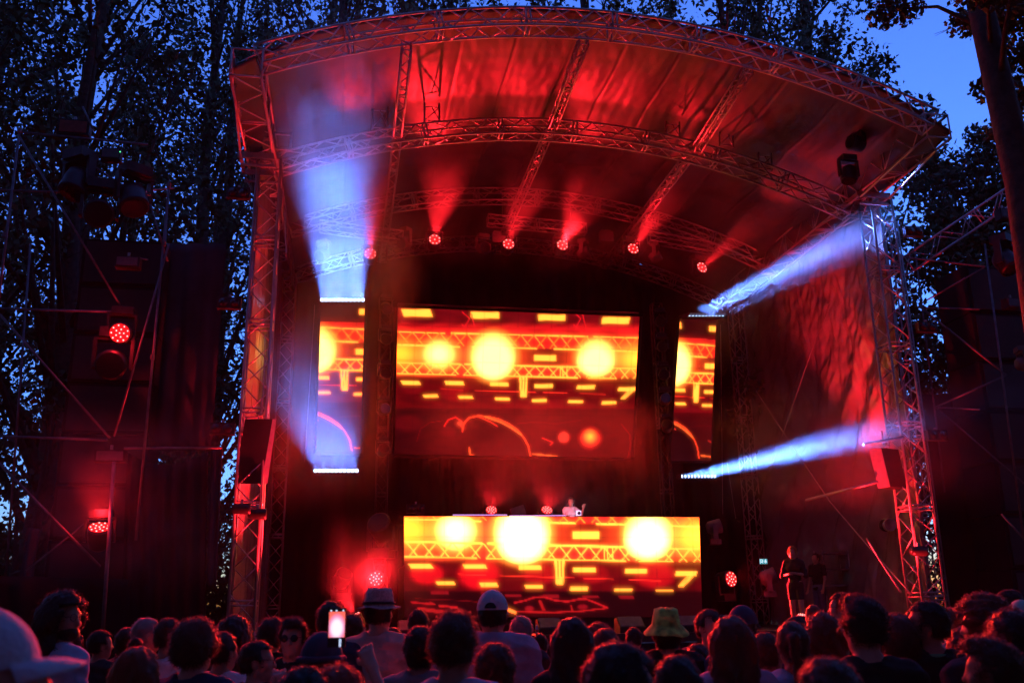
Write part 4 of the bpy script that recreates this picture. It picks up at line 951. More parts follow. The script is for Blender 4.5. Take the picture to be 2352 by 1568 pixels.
def hat_parts(kind, Rm):
    T = lambda V: (np.array([list(v) for v in V])-NECK)@Rm.T+NECK
    def dome(rx, ry, rz, c, n=20, m_=10, a0=0, flat=0):
        V, F = [], []
        for j in range(m_+1):
            ph = math.pi/2*(1-j/m_)*1.0
            for i in range(n):
                a = 2*math.pi*i/n; V.append((c[0]+rx*math.cos(ph)*math.cos(a), c[1]+ry*math.cos(ph)*math.sin(a), c[2]+rz*math.sin(ph)))
        for j in range(m_):
            for i in range(n): F.append((j*n+i, (j+1)*n+i, (j+1)*n+(i+1) % n, j*n+(i+1) % n))
        return V, F
    out = []
    if kind in ('cap', 'capback', 'capside'):
        V, F = dome(.094, .114, .118, (0, -.008, 1.655), 24, 10)
        for i, v in enumerate(V): V[i] = (v[0], v[1], v[2]+.006*math.cos(math.atan2(v[1], v[0])*3)*0)
        out.append(('crown', V, F))
        a_c = {'cap': math.pi/2, 'capback': -math.pi/2, 'capside': math.pi/2}[kind]; B, Fb = [], []
        for i in range(13):
            a = a_c-.95+1.9*i/12
            for j, e in enumerate((0, .5, 1)):
                ext = .075*math.cos((i/12-.5)*2.7)*e
                for zz in (0, .004): B.append(((.093+ext)*math.cos(a), (.112+ext)*math.sin(a)-.008, 1.658-.02*e*e+zz-.012*abs(i/12-.5)*e*2))
        for i in range(12):
            for j in range(2):
                q = (i*3+j)*2; r_ = ((i+1)*3+j)*2; Fb += [(q, r_, r_+2, q+2), (q+1, q+3, r_+3, r_+1)]
            Fb.append(((i*3+2)*2, ((i+1)*3+2)*2, ((i+1)*3+2)*2+1, (i*3+2)*2+1))
        out.append(('visor', B, Fb))
        n_ = 12; so = [(.034*math.cos(math.pi*i/n_), -.1225+.0*i, 1.664+.034*math.sin(math.pi*i/n_)) for i in range(n_+1)]
        out.append(('strap_opening', [(x_, y_-.004-.0*z_+.030*max(0, (z_-1.68)/.05)*.2, z_) for x_, y_, z_ in so]+[(x_, y_+.02, z_) for x_, y_, z_ in so], [tuple(range(n_+1)), tuple(range(2*n_+1, n_, -1))]+[(i, n_+1+i, n_+2+i, i+1) for i in range(n_)]))
    if kind == 'beanie':
        V, F = dome(.098, .118, .13, (0, -.008, 1.64), 24, 10); out.append(('knit', V, F))
        b = MB().path([(.1*math.cos(a), -.008+.12*math.sin(a), 1.645) for a in [2*math.pi*i/24 for i in range(25)]], .016, 8); out.append(('fold', b.v, b.f))
    if kind in ('bucket', 'fedora'):
        wide = .055 if kind == 'bucket' else .065; drop = .055 if kind == 'bucket' else .012; n = 32
        pr = [(.0, 1.775), (.05, 1.778), (.082, 1.768), (.098, 1.69), (.100, 1.675), (.100+wide*.5, 1.675-drop*.5), (.100+wide, 1.675-drop), (.1+wide, 1.671-drop), (.1+wide*.5, 1.669-drop*.5), (.094, 1.66)]
        if kind == 'fedora': pr = [(.0, 1.775), (.04, 1.772), (.075, 1.785), (.088, 1.76), (.1, 1.685), (.102, 1.675), (.122, 1.664), (.143, 1.662), (.144, 1.657), (.122, 1.658), (.094, 1.665)]
        V, F = [], []
        for (r, z) in pr:
            for i in range(n):
                a = 2*math.pi*i/n; V.append((r*.95*math.cos(a)+.002*math.sin(5*a), r*1.13*math.sin(a)-.005, z+.006*math.sin(3*a+1)*(r > .11)+.003*math.sin(7*a)))
        for j in range(len(pr)-1):
            for i in range(n): F.append((j*n+i, (j+1)*n+i, (j+1)*n+(i+1) % n, j*n+(i+1) % n))
        out.append(('brim_hat', V, F))
        if kind == 'fedora': b = MB().path([(.0985*math.cos(a), -.005+.113*math.sin(a), 1.692) for a in [2*math.pi*i/32 for i in range(33)]], .010, 6); out.append(('hat_band', b.v, b.f))
    return [(nm, T([tuple(v) for v in V]), F) for nm, V, F in out]
def glasses(Rm, sun=False, up=0.0):
    b = MB()
    for q in (-1, 1):
        c = Vector((q*.034, .103+0*up, 1.647+up))
        if sun: b.lathe(c, Vector((q*.25, 1, 0)), [(0, .026), (.004, .026)], 12)
        else: b.path([c+Vector((.023*math.cos(a), .004, .019*math.sin(a))) for a in [2*math.pi*i/14 for i in range(15)]], .0018, 5)
        b.tube(c+Vector((q*.024, 0, .004)), (q*.084, -.005, 1.655+up), .002, 5)
    b.tube((-.012, .106, 1.65+up), (.012, .106, 1.65+up), .002, 5)
    return (np.array([list(v) for v in b.v])-NECK)@Rm.T+NECK, b.f
_cache = {}
def cached(key, fn):
    if key not in _cache: _cache[key] = fn()
    return _cache[key]
def mesh_of(V, F, name, m_, smooth=True):
    key = (id(V), name, m_.name)
    def mk():
        if isinstance(F, np.ndarray): o = npmesh(name, V, F, m_, None, smooth)
        else:
            me = bpy.data.meshes.new(name); me.from_pydata([tuple(v) for v in V], [], F); me.materials.append(m_)
            if smooth: me.polygons.foreach_set('use_smooth', [True]*len(me.polygons))
            o = bpy.data.objects.new(name, me); return (o.data, V)
        d = o.data; bpy.data.objects.remove(o); return (d, V)
    return cached(key, mk)[0]
SKIN = [mat('skin_light', (.50, .30, .22), .5, noise=.08, scale=30), mat('skin_tan', (.36, .20, .13), .5, noise=.08, scale=30)]
HAIRM = {'dark': mat('dark_hair', (.022, .015, .011), .42, noise=.3, scale=60), 'brown': mat('brown_hair', (.06, .035, .02), .42, noise=.3, scale=60), 'blond': mat('blond_hair', (.20, .13, .06), .42, noise=.25, scale=60), 'grey': mat('grey_hair', (.22, .21, .21), .45, noise=.25, scale=60), 'reddish': mat('auburn_hair', (.12, .045, .02), .42, noise=.3, scale=60)}
for hm in HAIRM.values():
    try: hm.node_tree.nodes['Principled BSDF'].inputs['Sheen Weight'].default_value = .2; hm.node_tree.nodes['Principled BSDF'].inputs['Sheen Roughness'].default_value = .35
    except Exception: pass
CL = {'white': (.72, .72, .74), 'black': (.015, .015, .017), 'navy': (.03, .04, .09), 'grey': (.25, .25, .27), 'lilac': (.42, .38, .50), 'beige': (.52, .47, .42), 'denim': (.10, .14, .24), 'green': (.10, .30, .20), 'lightblue': (.42, .52, .68), 'olive': (.20, .22, .12), 'yellow': (.55, .52, .22), 'dark': (.04, .035, .045), 'red': (.35, .04, .04)}
CLM = {k: mat('cloth_'+k, c, .85, noise=.12, scale=9, bump=.35, bscale=26) for k, c in CL.items()}
HATM = {'white': mat('hat_white', (.62, .62, .66), .85, bump=.3, bscale=90), 'navy': mat('hat_navy', (.05, .05, .10), .85), 'black': mat('hat_black', (.02, .02, .022), .9), 'straw': mat('hat_straw', (.40, .36, .34), .9, noise=.3, scale=60, bump=.6, bscale=90),
        'pattern': mat('hat_green_pattern', (.42, .72, .10), .9, noise=.6, scale=16, bump=.3, bscale=60), 'mint': mat('hat_mint', (.25, .55, .45), .9), 'grey': mat('hat_grey', (.3, .3, .33), .9)}
BLK = M['black']
def person(pos, yaw, H, label, pose='rest', hy=0, hp=0, fem=False, hair='short', hcol='dark', shirt='black', sleeve=.55, puff=0., hood=False, hat=None, hatm='white', glass=None, glass_up=0., pants='dark', skin=0, group=None, hem=.86, beard=False, plen=.05, extra=None):
    root = thing('person', label, 'person', pos, group); sc = H/1.75
    holder = root
    root.rotation_euler = (0, 0, yaw); root.scale = (sc, sc, sc)
    Rm = cached(('R', hy, hp), lambda: head_frame(R(hy), R(hp)))
    def put(name, VF, m_):
        o = bpy.data.objects.new(name, mesh_of(VF[0], VF[1], name, m_)); COL.objects.link(o); o.parent = root; return o
    put('body', cached(('body', pose, hy, hp, fem), lambda: body_sdf(pose, R(hy), R(hp), .0125 if pose in ('rest', 'fold') else .0085, fem).mesh()), SKIN[skin])
    put('shirt', cached(('shirt', pose, fem, puff, sleeve, hem, hood), lambda: shirt_sdf(pose, fem, puff, sleeve, hem, hood).mesh()), CLM[shirt])
    put('trousers', cached(('pants', plen), lambda: pants_sdf(length=plen).mesh()), CLM[pants])
    put('shoes', cached('shoes', lambda: shoes_sdf().mesh()), CLM['black'])
    sd = rnd.randrange(1, 4)
    if hair: put('hair', cached(('hair', hair, hy, hp, sd, bool(hat)), lambda: hair_mesh(hair, Rm, sd, hat=bool(hat))), HAIRM[hcol])
    if beard:
        def bd():
            s = SDF((-.12, -.1, 1.48), (.12, .2, 1.64), .008); s.ell((0, .045, 1.565), (.064, .062, .055), .01); x, y, z = np.meshgrid(*s.g, indexing='ij')
            s.v = np.maximum(s.v, -(y-.0)+.01); s.v = np.maximum(s.v, z-1.60+np.abs(x)*-.3); V, F = s.mesh(); return (V-NECK)@Rm.T+NECK, F
        put('beard', cached(('beard', hy, hp), bd), HAIRM[hcol])
    if hat:
        for nm, V, F in cached(('hat', hat, hy, hp), lambda: hat_parts(hat, Rm)): put(nm, (V, F), HATM[hatm] if nm not in ('hat_band', 'strap_opening') else HATM['black'])
    if glass:
        put('glasses', cached(('gl', glass, glass_up, hy, hp), lambda: glasses(Rm, glass == 'sun', glass_up)), BLK)
    return root
for hm in HAIRM.values():          # thin hairs let the light behind them through
    t_ = hm.node_tree; p_ = t_.nodes['Principled BSDF']; o_ = t_.nodes['Material Output']; tr = t_.nodes.new('ShaderNodeBsdfTranslucent'); mx = t_.nodes.new('ShaderNodeMixShader'); mx.inputs[0].default_value = .35
    c_ = p_.inputs['Base Color'].default_value; tr.inputs[0].default_value = (min(1, c_[0]*5+.08), min(1, c_[1]*5+.05), min(1, c_[2]*5+.04), 1)
    t_.links.new(p_.outputs[0], mx.inputs[1]); t_.links.new(tr.outputs[0], mx.inputs[2]); t_.links.new(mx.outputs[0], o_.inputs['Surface'])

# ------------------------------------------------------------------ the crowd: (u, v_top, distance, label, options)
CROWD = [
 (2, 1385, 1.8, 'closest spectator, out of focus, pale cap with visor turned right', dict(hat='cap', hatm='white', hair='short', shirt='navy', hy=-62, hp=9, dx=0)),
 (150, 1359, 5.9, 'tall man with long dark hair, glasses and moustache in profile, pale blue t-shirt', dict(hair='longcurly', hcol='dark', glass='clear', shirt='lightblue', hy=-72, beard=True, yo=-15)),
 (339, 1416, 7.2, 'balding man with cropped grey hair turned right behind the long haired woman', dict(hair='buzz', hcol='grey', shirt='dark', hy=-35)),
 (391, 1419, 7.0, 'short haired man in a white t-shirt with red print on the back', dict(hair='short', hcol='brown', shirt='white', hy=0, printed=True)),
 (452, 1421, 5.1, 'man with round fluffy brown hair in a navy shirt, left foreground', dict(hair='fluffy', hcol='brown', shirt='navy', hy=-8)),
 (316, 1466, 5.9, 'woman with dark hair in a top knot behind the straight haired woman', dict(hair='topknot', fem=True, shirt='white', hy=12)),
 (319, 1488, 4.6, 'woman with long straight auburn hair, lowest at the left', dict(hair='long', hcol='reddish', fem=True, shirt='black')),
 (541, 1414, 7.3, 'person with big long curly dark hair under the left tower', dict(hair='longcurly', fem=True, shirt='black', hy=-10)),
 (513, 1450, 6.2, 'man with cropped hair in white t-shirt crossed by a dark strap', dict(hair='short', shirt='white', strap=True, hy=-15)),
 (627, 1418, 8.0, 'dark haired person in black behind the man with wraparound sunglasses', dict(hair='fluffy', shirt='black', hy=10)),
 (675, 1418, 6.9, 'man in sunglasses looking back at the camera', dict(hair='tuft', glass='sun', shirt='black', yo=180, hy=12)),
 (592, 1471, 5.8, 'person with glasses in profile, bare arm raised to the face', dict(hair='short', glass='clear', shirt='black', hy=-70, pose='camera')),
 (742, 1446, 4.5, 'man wearing a dark beanie in front of the glowing phone', dict(hat='beanie', hatm='navy', hair='short', shirt='dark')),
 (700, 1530, 3.6, 'dark haired head at the bottom edge left of centre, left of the phone arm', dict(hair='medium', hcol='dark', shirt='black', hy=-10)),
 (775, 1529, 3.9, 'auburn haired woman at the bottom edge, arm raised holding the glowing phone', dict(hair='fluffy', hcol='reddish', shirt='black', hy=6, fem=True, pose='phone', phone=True)),
 (763, 1380, 6.9, 'man whose head is partly covered by the glowing phone', dict(hair='short', hcol='brown', shirt='navy', hy=0)),
 (810, 1409, 8.4, 'dark haired spectator between the phone and the hat wearer', dict(hair='medium', shirt='black')),
 (872, 1350, 6.9, 'man in a woven brimmed hat and beige collared shirt', dict(hat='fedora', hatm='straw', hair='short', shirt='beige', hem=.8)),
 (962, 1399, 9.2, 'dark haired spectator far forward between hat wearer and short haired man', dict(hair='short', shirt='lilac')),
 (966, 1437, 5.9, 'dark haired spectator tight on the left of the short haired man', dict(hair='medium', shirt='grey')),
 (1041, 1404, 4.2, 'large short haired man with ears standing out, light t-shirt, front centre left', dict(hair='tuft', hcol='brown', shirt='lightblue')),
 (1131, 1353, 6.3, 'tall man in a pale cap with strap opening and lilac hoodie at the centre', dict(hat='cap', hatm='white', hair='short', shirt='lilac', hood=True, sleeve=2, puff=.022)),
 (1137, 1476, 4.7, 'woman with smooth brown hair in front of the lilac hoodie', dict(hair='medium', hcol='brown', fem=True, shirt='black', hy=-8)),
 (1197, 1414, 8.0, 'woman with short pale hair in a sleeveless top right of the hoodie', dict(hair='short', hcol='grey', fem=True, shirt='dark', sleeve=.15)),
 (1313, 1420, 5.4, 'woman with long dark hair and loose top strands at the centre', dict(hair='long', hcol='dark', fem=True, shirt='black')),
 (1375, 1430, 8.3, 'curly head behind, right of the long dark haired woman', dict(hair='curly', hcol='brown', shirt='dark')),
 (1390, 1443, 6.6, 'brown haired spectator right of the long dark haired woman', dict(hair='medium', hcol='brown', shirt='dark')),
 (1413, 1475, 3.0, 'close woman with dark swept hair, forehead and cheek turned right, bottom centre right', dict(hair='medium', hcol='dark', shirt='black', hy=-62, hp=-4, fem=True)),
 (1526, 1394, 6.5, 'person in a yellow green patterned bucket hat', dict(hat='bucket', hatm='pattern', hair='medium', shirt='black', hy=8, hp=6)),
 (1553, 1504, 3.9, 'dark haired head below the bucket hat at the bottom edge', dict(hair='medium', hcol='dark', shirt='black')),
 (1626, 1399, 7.2, 'person with mirrored sunglasses pushed up on the head', dict(hair='short', glass='sun', glass_up=.055, shirt='navy', hy=40, yo=170)),
 (1676, 1418, 5.1, 'woman with very long straight brown hair, right of the bucket hat', dict(hair='longtop', hcol='brown', fem=True, shirt='lilac')),
 (1703, 1388, 6.4, 'man in a dark cap with white rimmed sunglasses on it', dict(hat='cap', hatm='navy', hair='short', shirt='denim', hy=-25, glass='sun', glass_up=.05)),
 (1601, 1478, 6.9, 'small dark head between the bucket hat and the long haired woman', dict(hair='medium', shirt='black', fem=True)),
 (1817, 1425, 5.2, 'woman with hair pulled into a low ponytail', dict(hair='ponytail', hcol='brown', fem=True, shirt='lightblue', hy=-8)),
 (1826, 1413, 7.4, 'person in a dark cap right behind the ponytail', dict(hat='cap', hatm='black', hair='short', shirt='black')),
 (1888, 1408, 6.0, 'person with big wavy brown hair left of the tallest man', dict(hair='longcurly', hcol='brown', fem=True, shirt='denim')),
 (1977, 1367, 4.7, 'tallest man on the right in a black t-shirt, short dark hair', dict(hair='tuft', hcol='dark', shirt='black', hy=12)),
 (2054, 1412, 5.5, 'person with short tousled hair and pale shirt right of the tallest man', dict(hair='fluffy', hcol='brown', shirt='lightblue', hy=5)),
 (2030, 1408, 8.2, 'brown curly head just visible behind the tallest man', dict(hair='curly', hcol='brown', shirt='dark')),
 (2126, 1380, 5.5, 'bearded man in profile facing left, green neckband', dict(hair='short', hcol='dark', shirt='black', hy=66, beard=True, neckband=True)),
 (2253, 1364, 5.0, 'man with curly hair on top and shaved sides looking left, right edge group', dict(hair='curly', hcol='brown', shirt='dark', hy=48)),
 (2318, 1401, 4.6, 'dark curly haired spectator at the right edge', dict(hair='fluffy', hcol='dark', shirt='navy', hy=5)),
 (2268, 1462, 3.9, 'person with short brown hair looking left, low at the right edge', dict(hair='tuft', hcol='brown', shirt='black', hy=50)),
 (2342, 1376, 6.7, 'person in a mint green cap at the right edge', dict(hat='capback', hatm='mint', hair='short', shirt='green', hy=0)),
 (2315, 1354, 8.0, 'spectator with a lit red face far right', dict(hair='short', shirt='black', hy=70)),
 (1897, 1510, 3.0, 'close head with smooth brown hair and red rim light at the bottom edge right', dict(hair='medium', hcol='brown', shirt='black', hy=10)),
 (1932, 1361, 8.8, 'person with glasses peeking over behind the tallest man', dict(hair='short', glass='clear', shirt='dark', hy=60)),
 (1866, 1387, 10.5, 'small far head near the stage edge, bald on top', dict(hair='buzz', hcol='brown', shirt='black')),
 (1757, 1452, 5.5, 'person holding a camera up with both hands', dict(hair='short', hcol='brown', shirt='denim', pose='camera', hy=-40, fem=True)),
 (2188, 1395, 7.8, 'spectator seen in profile beside the foot of the right tower', dict(hair='medium', hcol='brown', shirt='grey', hy=-70, fem=True)),
 (2095, 1402, 9.0, 'distant dark head between tallest and bearded man', dict(hair='medium', shirt='black')),
 (296, 1440, 9.0, 'spectator with a hand raised beside the face left of the balding man', dict(hair='medium', shirt='black', pose='handup', fem=True)),
 (233, 1447, 8.5, 'dim spectator right of the long haired man', dict(hair='short', shirt='dark', hy=-30)),
 (905, 1440, 10.0, 'small dark head in front row right of the hat wearer', dict(hair='short', shirt='black')),
 (1080, 1425, 9.6, 'small head in the front row left of the lilac hoodie', dict(hair='medium', shirt='black')),
 (1455, 1440, 10.2, 'small head in the front row left of the bucket hat', dict(hair='short', shirt='black')),
 (1240, 1452, 9.4, 'front row spectator with cropped hair near the bottle', dict(hair='buzz', shirt='grey')),
 (1655, 1425, 9.6, 'front row head behind the long straight haired woman', dict(hair='short', shirt='black')),
 (2210, 1440, 6.2, 'dark haired woman between the bearded and the curly man', dict(hair='long', fem=True, shirt='black')),
 (430, 1470, 8.8, 'front row spectator between white t-shirt man and curly head', dict(hair='medium', shirt='dark')),
 (850, 1470, 9.2, 'front row spectator hidden behind the beige shirt', dict(hair='fluffy', shirt='black')),
 (80, 1440, 8.5, 'dark spectator behind the blurred cap', dict(hair='short', shirt='black')),
 (2400, 1380, 5.6, 'spectator cut off by the right picture edge', dict(hair='medium', shirt='dark')),
 (-70, 1400, 5.0, 'spectator cut off by the left picture edge', dict(hair='medium', shirt='dark')),
]
for (u, v, Y, lb, o) in CROWD:
    o = dict(o); p = atY(u, v, Y); H = p.z; base = Vector((p.x, p.y, 0)); yo = o.pop('yo', 0); o.pop('dx', 0)
    ex = {k: o.pop(k, None) for k in ('phone', 'strap', 'printed', 'neckband')}
    aim = math.atan2(2.2-p.x, 24-p.y); top = {'cap': 1.773, 'capback': 1.773, 'beanie': 1.775, 'bucket': 1.78, 'fedora': 1.785}.get(o.get('hat'), {'fluffy': 1.785, 'curly': 1.795, 'longcurly': 1.785, 'topknot': 1.82, 'tuft': 1.785, 'medium': 1.775}.get(o.get('hair'), 1.765))
    o.setdefault('skin', rnd.choice((0, 0, 1)))
    yaw = -aim+R(yo)+R(rnd.uniform(-6, 6))
    sc_h = H/top*1.75
    # the head sits a little in front of the feet: keep it on its line
    pr = person(base, yaw, sc_h, lb, **o)
    sc = sc_h/1.75; MW = Matrix.Translation(base) @ Matrix.Rotation(yaw, 4, 'Z') @ Matrix.Scale(sc, 4)
    def child(b, name, m_, smooth=True):
        me = bpy.data.meshes.new(name); me.from_pydata(b.v, [], b.f); me.materials.append(m_)
        if smooth: me.polygons.foreach_set('use_smooth', [True]*len(me.polygons))
        c = bpy.data.objects.new(name, me); COL.objects.link(c); c.parent = pr; return c
    if ex['printed']:
        b = MB()
        for x, s_ in ((-.055, 1), (-.01, 1), (.03, 0), (.065, 1)):
            b.path([(x+.018*math.cos(a), -.158, 1.235+.02*math.sin(a)) for a in [k*math.pi/5 for k in range(10)]], .005, 5)
            if s_: b.tube((x+.018, -.158, 1.225), (x+.026, -.158, 1.29), .005, 5)
        child(b, 'back_print', CLM['red'])
    if ex['strap']:
        child(MB().path([(-.13, -.04, 1.50), (-.10, -.145, 1.40), (0, -.155, 1.22), (.12, -.14, 1.05)], .016, 5), 'bag_strap', CLM['black'])
    if ex['neckband']:
        child(MB().path([(.085*math.cos(a), -.005+.085*math.sin(a), 1.468-.015*math.sin(a)) for a in [2*math.pi*k/20 for k in range(21)]], .012, 6), 'neckband', mat('neckband_green', (.06, .45, .22), .7))
    if ex['phone']:
        q = MW @ Vector((.05, .375, 1.9)); pc = atY(774, 1441, q.y)
        t = thing('phone', 'glowing phone held up, its screen filming the stage', 'phone', pc)
        fx = Vector((1, 0, 0)); 
        MB().box(pc, (.076, .009, .158), (fx, Vector((0, 1, 0)), Z)).build('body', M['black'], t)
        pm = bpy.data.materials.new('phone_picture'); pm.use_nodes = True; tt = pm.node_tree; pb = tt.nodes['Principled BSDF']; pb.inputs['Base Color'].default_value = (0, 0, 0, 1)
        tc = tt.nodes.new('ShaderNodeTexCoord'); mp = tt.nodes.new('ShaderNodeMapping'); gr = tt.nodes.new('ShaderNodeTexGradient'); gr.gradient_type = 'SPHERICAL'; cr = tt.nodes.new('ShaderNodeValToRGB'); mp.inputs['Scale'].default_value = (24, 1, 16)
        tt.links.new(tc.outputs['Object'], mp.inputs[0]); tt.links.new(mp.outputs[0], gr.inputs[0]); tt.links.new(gr.outputs['Fac'], cr.inputs[0])
        e = cr.color_ramp.elements; e[0].position = .0; e[0].color = (.8, .12, .09, 1); e[1].position = .55; e[1].color = (1, .75, .85, 1); e.new(.25).color = (.75, .25, .45, 1)
        tt.links.new(cr.outputs[0], pb.inputs['Emission Color']); pb.inputs['Emission Strength'].default_value = 1.6; pm.cycles.emission_sampling = 'NONE'
        MB().box(pc-Vector((0, .0055, -.014)), (.068, .002, .105), (fx, Vector((0, 1, 0)), Z)).build('screen', pm, t)
        b = MB()
        for k in range(3): b.path([pc+Vector((.016, -.006, -.050-.011*k))+Vector((.004*math.cos(a), 0, .004*math.sin(a))) for a in [2*math.pi*i/10 for i in range(11)]], .0014, 4)
        for k in (-.026, -.003, .026): b.disc(pc+Vector((k, -.006, .071)), (0, 1, 0), .0035, 8, .002)
        b.build('screen_icons', mat('phone_icons', (.7, .8, 1), emit=(.6, .75, 1), strength=1.5, sampling='NONE'), t)
# the DJ and the people on the stage
p = at(1310, 1143, 4.75); H = 1.70; zf = p.z-H
person(Vector((p.x, p.y, zf)), math.pi+R(8), H, 'DJ with long dark hair and white top raising a hand behind the booth', pose='wave', fem=True, hair='long', hcol='dark', shirt='white', sleeve=.2, pants='black', hp=-6)
p = at(1329, 1178, 4.3); t = thing('action_camera', 'small white square camera lit on the DJ desk', 'camera', p)
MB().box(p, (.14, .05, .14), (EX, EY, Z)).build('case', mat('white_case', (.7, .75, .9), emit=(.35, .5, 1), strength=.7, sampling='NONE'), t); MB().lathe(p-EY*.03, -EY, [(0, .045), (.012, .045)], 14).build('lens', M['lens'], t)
zf = 1.3; p = at(1818, 1250, 1.2); H = p.z-zf
pr = person(Vector((p.x, p.y, zf)), R(150), 1.93 if H > 1.95 else H, 'blonde woman standing in the dark right wing, hands at her chest, bare legs', pose='fold', fem=True, hair='medium', hcol='blond', shirt='black', sleeve=.95, pants='black', plen=.62)
p = at(1872, 1266, 4.2); person(Vector((p.x, p.y, zf)), R(120), min(1.95, p.z-zf), 'barely visible person in jeans behind the blonde woman', hair='short', shirt='black', pants='denim')
p = at(1770, 1420, .8); z0 = 1.3
# chairs / rack in the right wing
p = at(1915, 1330, 5); t = thing('equipment_rack', 'dark rack with shelves in the right wing', 'rack', Vector((p.x, p.y, 1.3)))
b = MB()
for k in range(5): b.box(Vector((p.x, p.y, 1.5+.45*k)), (.8, .5, .04), (EX, EY, Z))
b.build('shelf_boards', M['steel'], t); b = MB()
for a in (-.4, .4):
    for c in (-.25, .25): b.tube(Vector((p.x, p.y, 1.3))+EX*a+EY*c, Vector((p.x, p.y, 3.4))+EX*a+EY*c, .018)
b.build('post', M['steel'], t)

# ------------------------------------------------------------------ trees
def leaf_cloud(seed, H, z0, rad, n, size, clumps, sparse=.0, droop=0, squash=1.0):
    """many small folded leaves gathered in clumps along rising limbs"""
    g = np.random.default_rng(seed)
    cz = z0+(H-z0)*g.random(clumps)**.9; t = (cz-z0)/(H-z0); rr = rad*np.sqrt(g.random(clumps))*(np.sin(np.pi*np.clip(t*.86+.12, 0, 1))**.6); a = g.random(clumps)*2*np.pi
    C = np.stack([rr*np.cos(a), rr*np.sin(a), cz], 1); cr = rad*g.uniform(.10, .26, clumps)
    k = g.integers(0, clumps, n); d = g.normal(0, 1, (n, 3)); d /= np.linalg.norm(d, axis=1)[:, None]; d *= (g.random(n)**.45)[:, None]
    P_ = C[k]+d*cr[k][:, None]*np.array((1, 1, squash)); P_[:, 2] -= droop*g.random(n)
    u = g.normal(0, 1, (n, 3)); u /= np.linalg.norm(u, axis=1)[:, None]; w_ = g.normal(0, 1, (n, 3)); w_ -= u*(u*w_).sum(1)[:, None]; w_ /= np.linalg.norm(w_, axis=1)[:, None]
    s = (size*g.uniform(.6, 1.3, n))[:, None]; u = u*s; w_ = w_*s*.62; nn = np.cross(u, w_)/s*.25
    V = np.stack([P_-u, P_-w_*.9+nn*.0, P_+u, P_+w_*.9+nn], 1).reshape(-1, 3); F = np.arange(4*n).reshape(-1, 4)
    return V, F, C
def make_tree(seed, H, z0, rad, n, size, clumps, trunk_r, label, leafm, lean=(0, 0), **kw):
    V, F, C = leaf_cloud(seed, H, z0, rad, n, size, clumps, **kw); r_ = random.Random(seed)
    V = V+np.stack([lean[0]*(V[:, 2]/H)**1.3, lean[1]*(V[:, 2]/H)**1.3, 0*V[:, 2]], 1)
    root = thing('tree', label, 'tree')
    npmesh('crown', V, F, leafm, root, False)
    ax = lambda z: Vector((lean[0]*(z/H)**1.3+.12*math.sin(z*.5+seed), lean[1]*(z/H)**1.3+.12*math.cos(z*.4+seed), z))
    b = MB(); zs = [H*.92*i/14 for i in range(15)]; b.path([ax(z) for z in zs], 0, 10, [trunk_r*(1-.9*(z/H))*(1.35 if z < .2 else 1) for z in zs]); b.build('trunk', M['bark'], root, True)
    b = MB(); cs_ = list(range(len(C))); r_.shuffle(cs_)
    for k in cs_[:46]:
        c = Vector(C[k])+Vector((lean[0]*(C[k][2]/H)**1.3, lean[1]*(C[k][2]/H)**1.3, 0)); zst = max(z0*.55, c.z-rad*r_.uniform(.7, 1.6)); a = ax(zst); m1 = a.lerp(c, .5)+Vector((0, 0, -.15*rad*.3)); rr = trunk_r*(1-.85*zst/H)*.4
        b.path([a, m1, c], 0, 5, [rr, rr*.6, rr*.15])
        for q in range(2):
            e = c+Vector((r_.uniform(-1, 1), r_.uniform(-1, 1), r_.uniform(-.2, 1)))*rad*.22; b.tube(c.lerp(a, .15), e, rr*.22, 4, rr*.06, False)
    b.build('limbs', M['bark'], root, True)
    return root
def place_tree(src, p, rz, s, label, group, first):
    o = src if first else copy_tree(src)
    o.location = p; o.rotation_euler = (0, 0, rz); o.scale = (s, s, s); o['label'] = label; o['group'] = group; return o
protoA = make_tree(11, 30, 2.0, 3.4, 9000, .11, 220, .42, 'x', M['leaf'], squash=1.7)
protoB = make_tree(12, 32, 3.5, 3.9, 9500, .118, 190, .48, 'x', M['leaf'], squash=1.5, lean=(.8, 0))
protoC = make_tree(13, 28, 1.0, 4.4, 9500, .122, 190, .38, 'x', M['leaf'], squash=1.2, lean=(-.6, .3))
protos = [protoA, protoB, protoC]; used = [False]*3
spots = []
for Y, xs in ((25.5, (-15.4, -12.2)), (31, (-19.5, -15.0, -10.6)), (36.5, (-22, -17.0, -12.4, -7.5, -2.0, 3.5, 9.0, 13.4)), (44, (-26, -20, -14.5, -9.5, -3.5, 2.5, 8.0, 12.8))):
    for x in xs: spots.append((x+rnd.uniform(-.6, .6), Y+rnd.uniform(-1.2, 1.2)))
spots.sort()
ordn = {}
words_ = ['first', 'second', 'third', 'fourth', 'fifth', 'sixth', 'seventh', 'eighth', 'ninth', 'tenth']
rows = {25: 'nearest row left of the stage', 31: 'second row left of the stage', 36: 'row just behind the stage', 44: 'deep row of the wood'}
for (x, y) in spots:
    rk = min(rows, key=lambda k: abs(k+.4-y)); ordn[rk] = ordn.get(rk, 0)+1
    k = rnd.randrange(3); s = rnd.uniform(.95, 1.12)*(1.0 if x < -10 else 1.18)
    place_tree(protos[k], (x, y, 0), rnd.uniform(0, 6.28), s, 'tall leafy tree, %s from the left in the %s' % (words_[ordn[rk]-1], rows[rk]), 'tall trees of the wood', not used[k]); used[k] = True
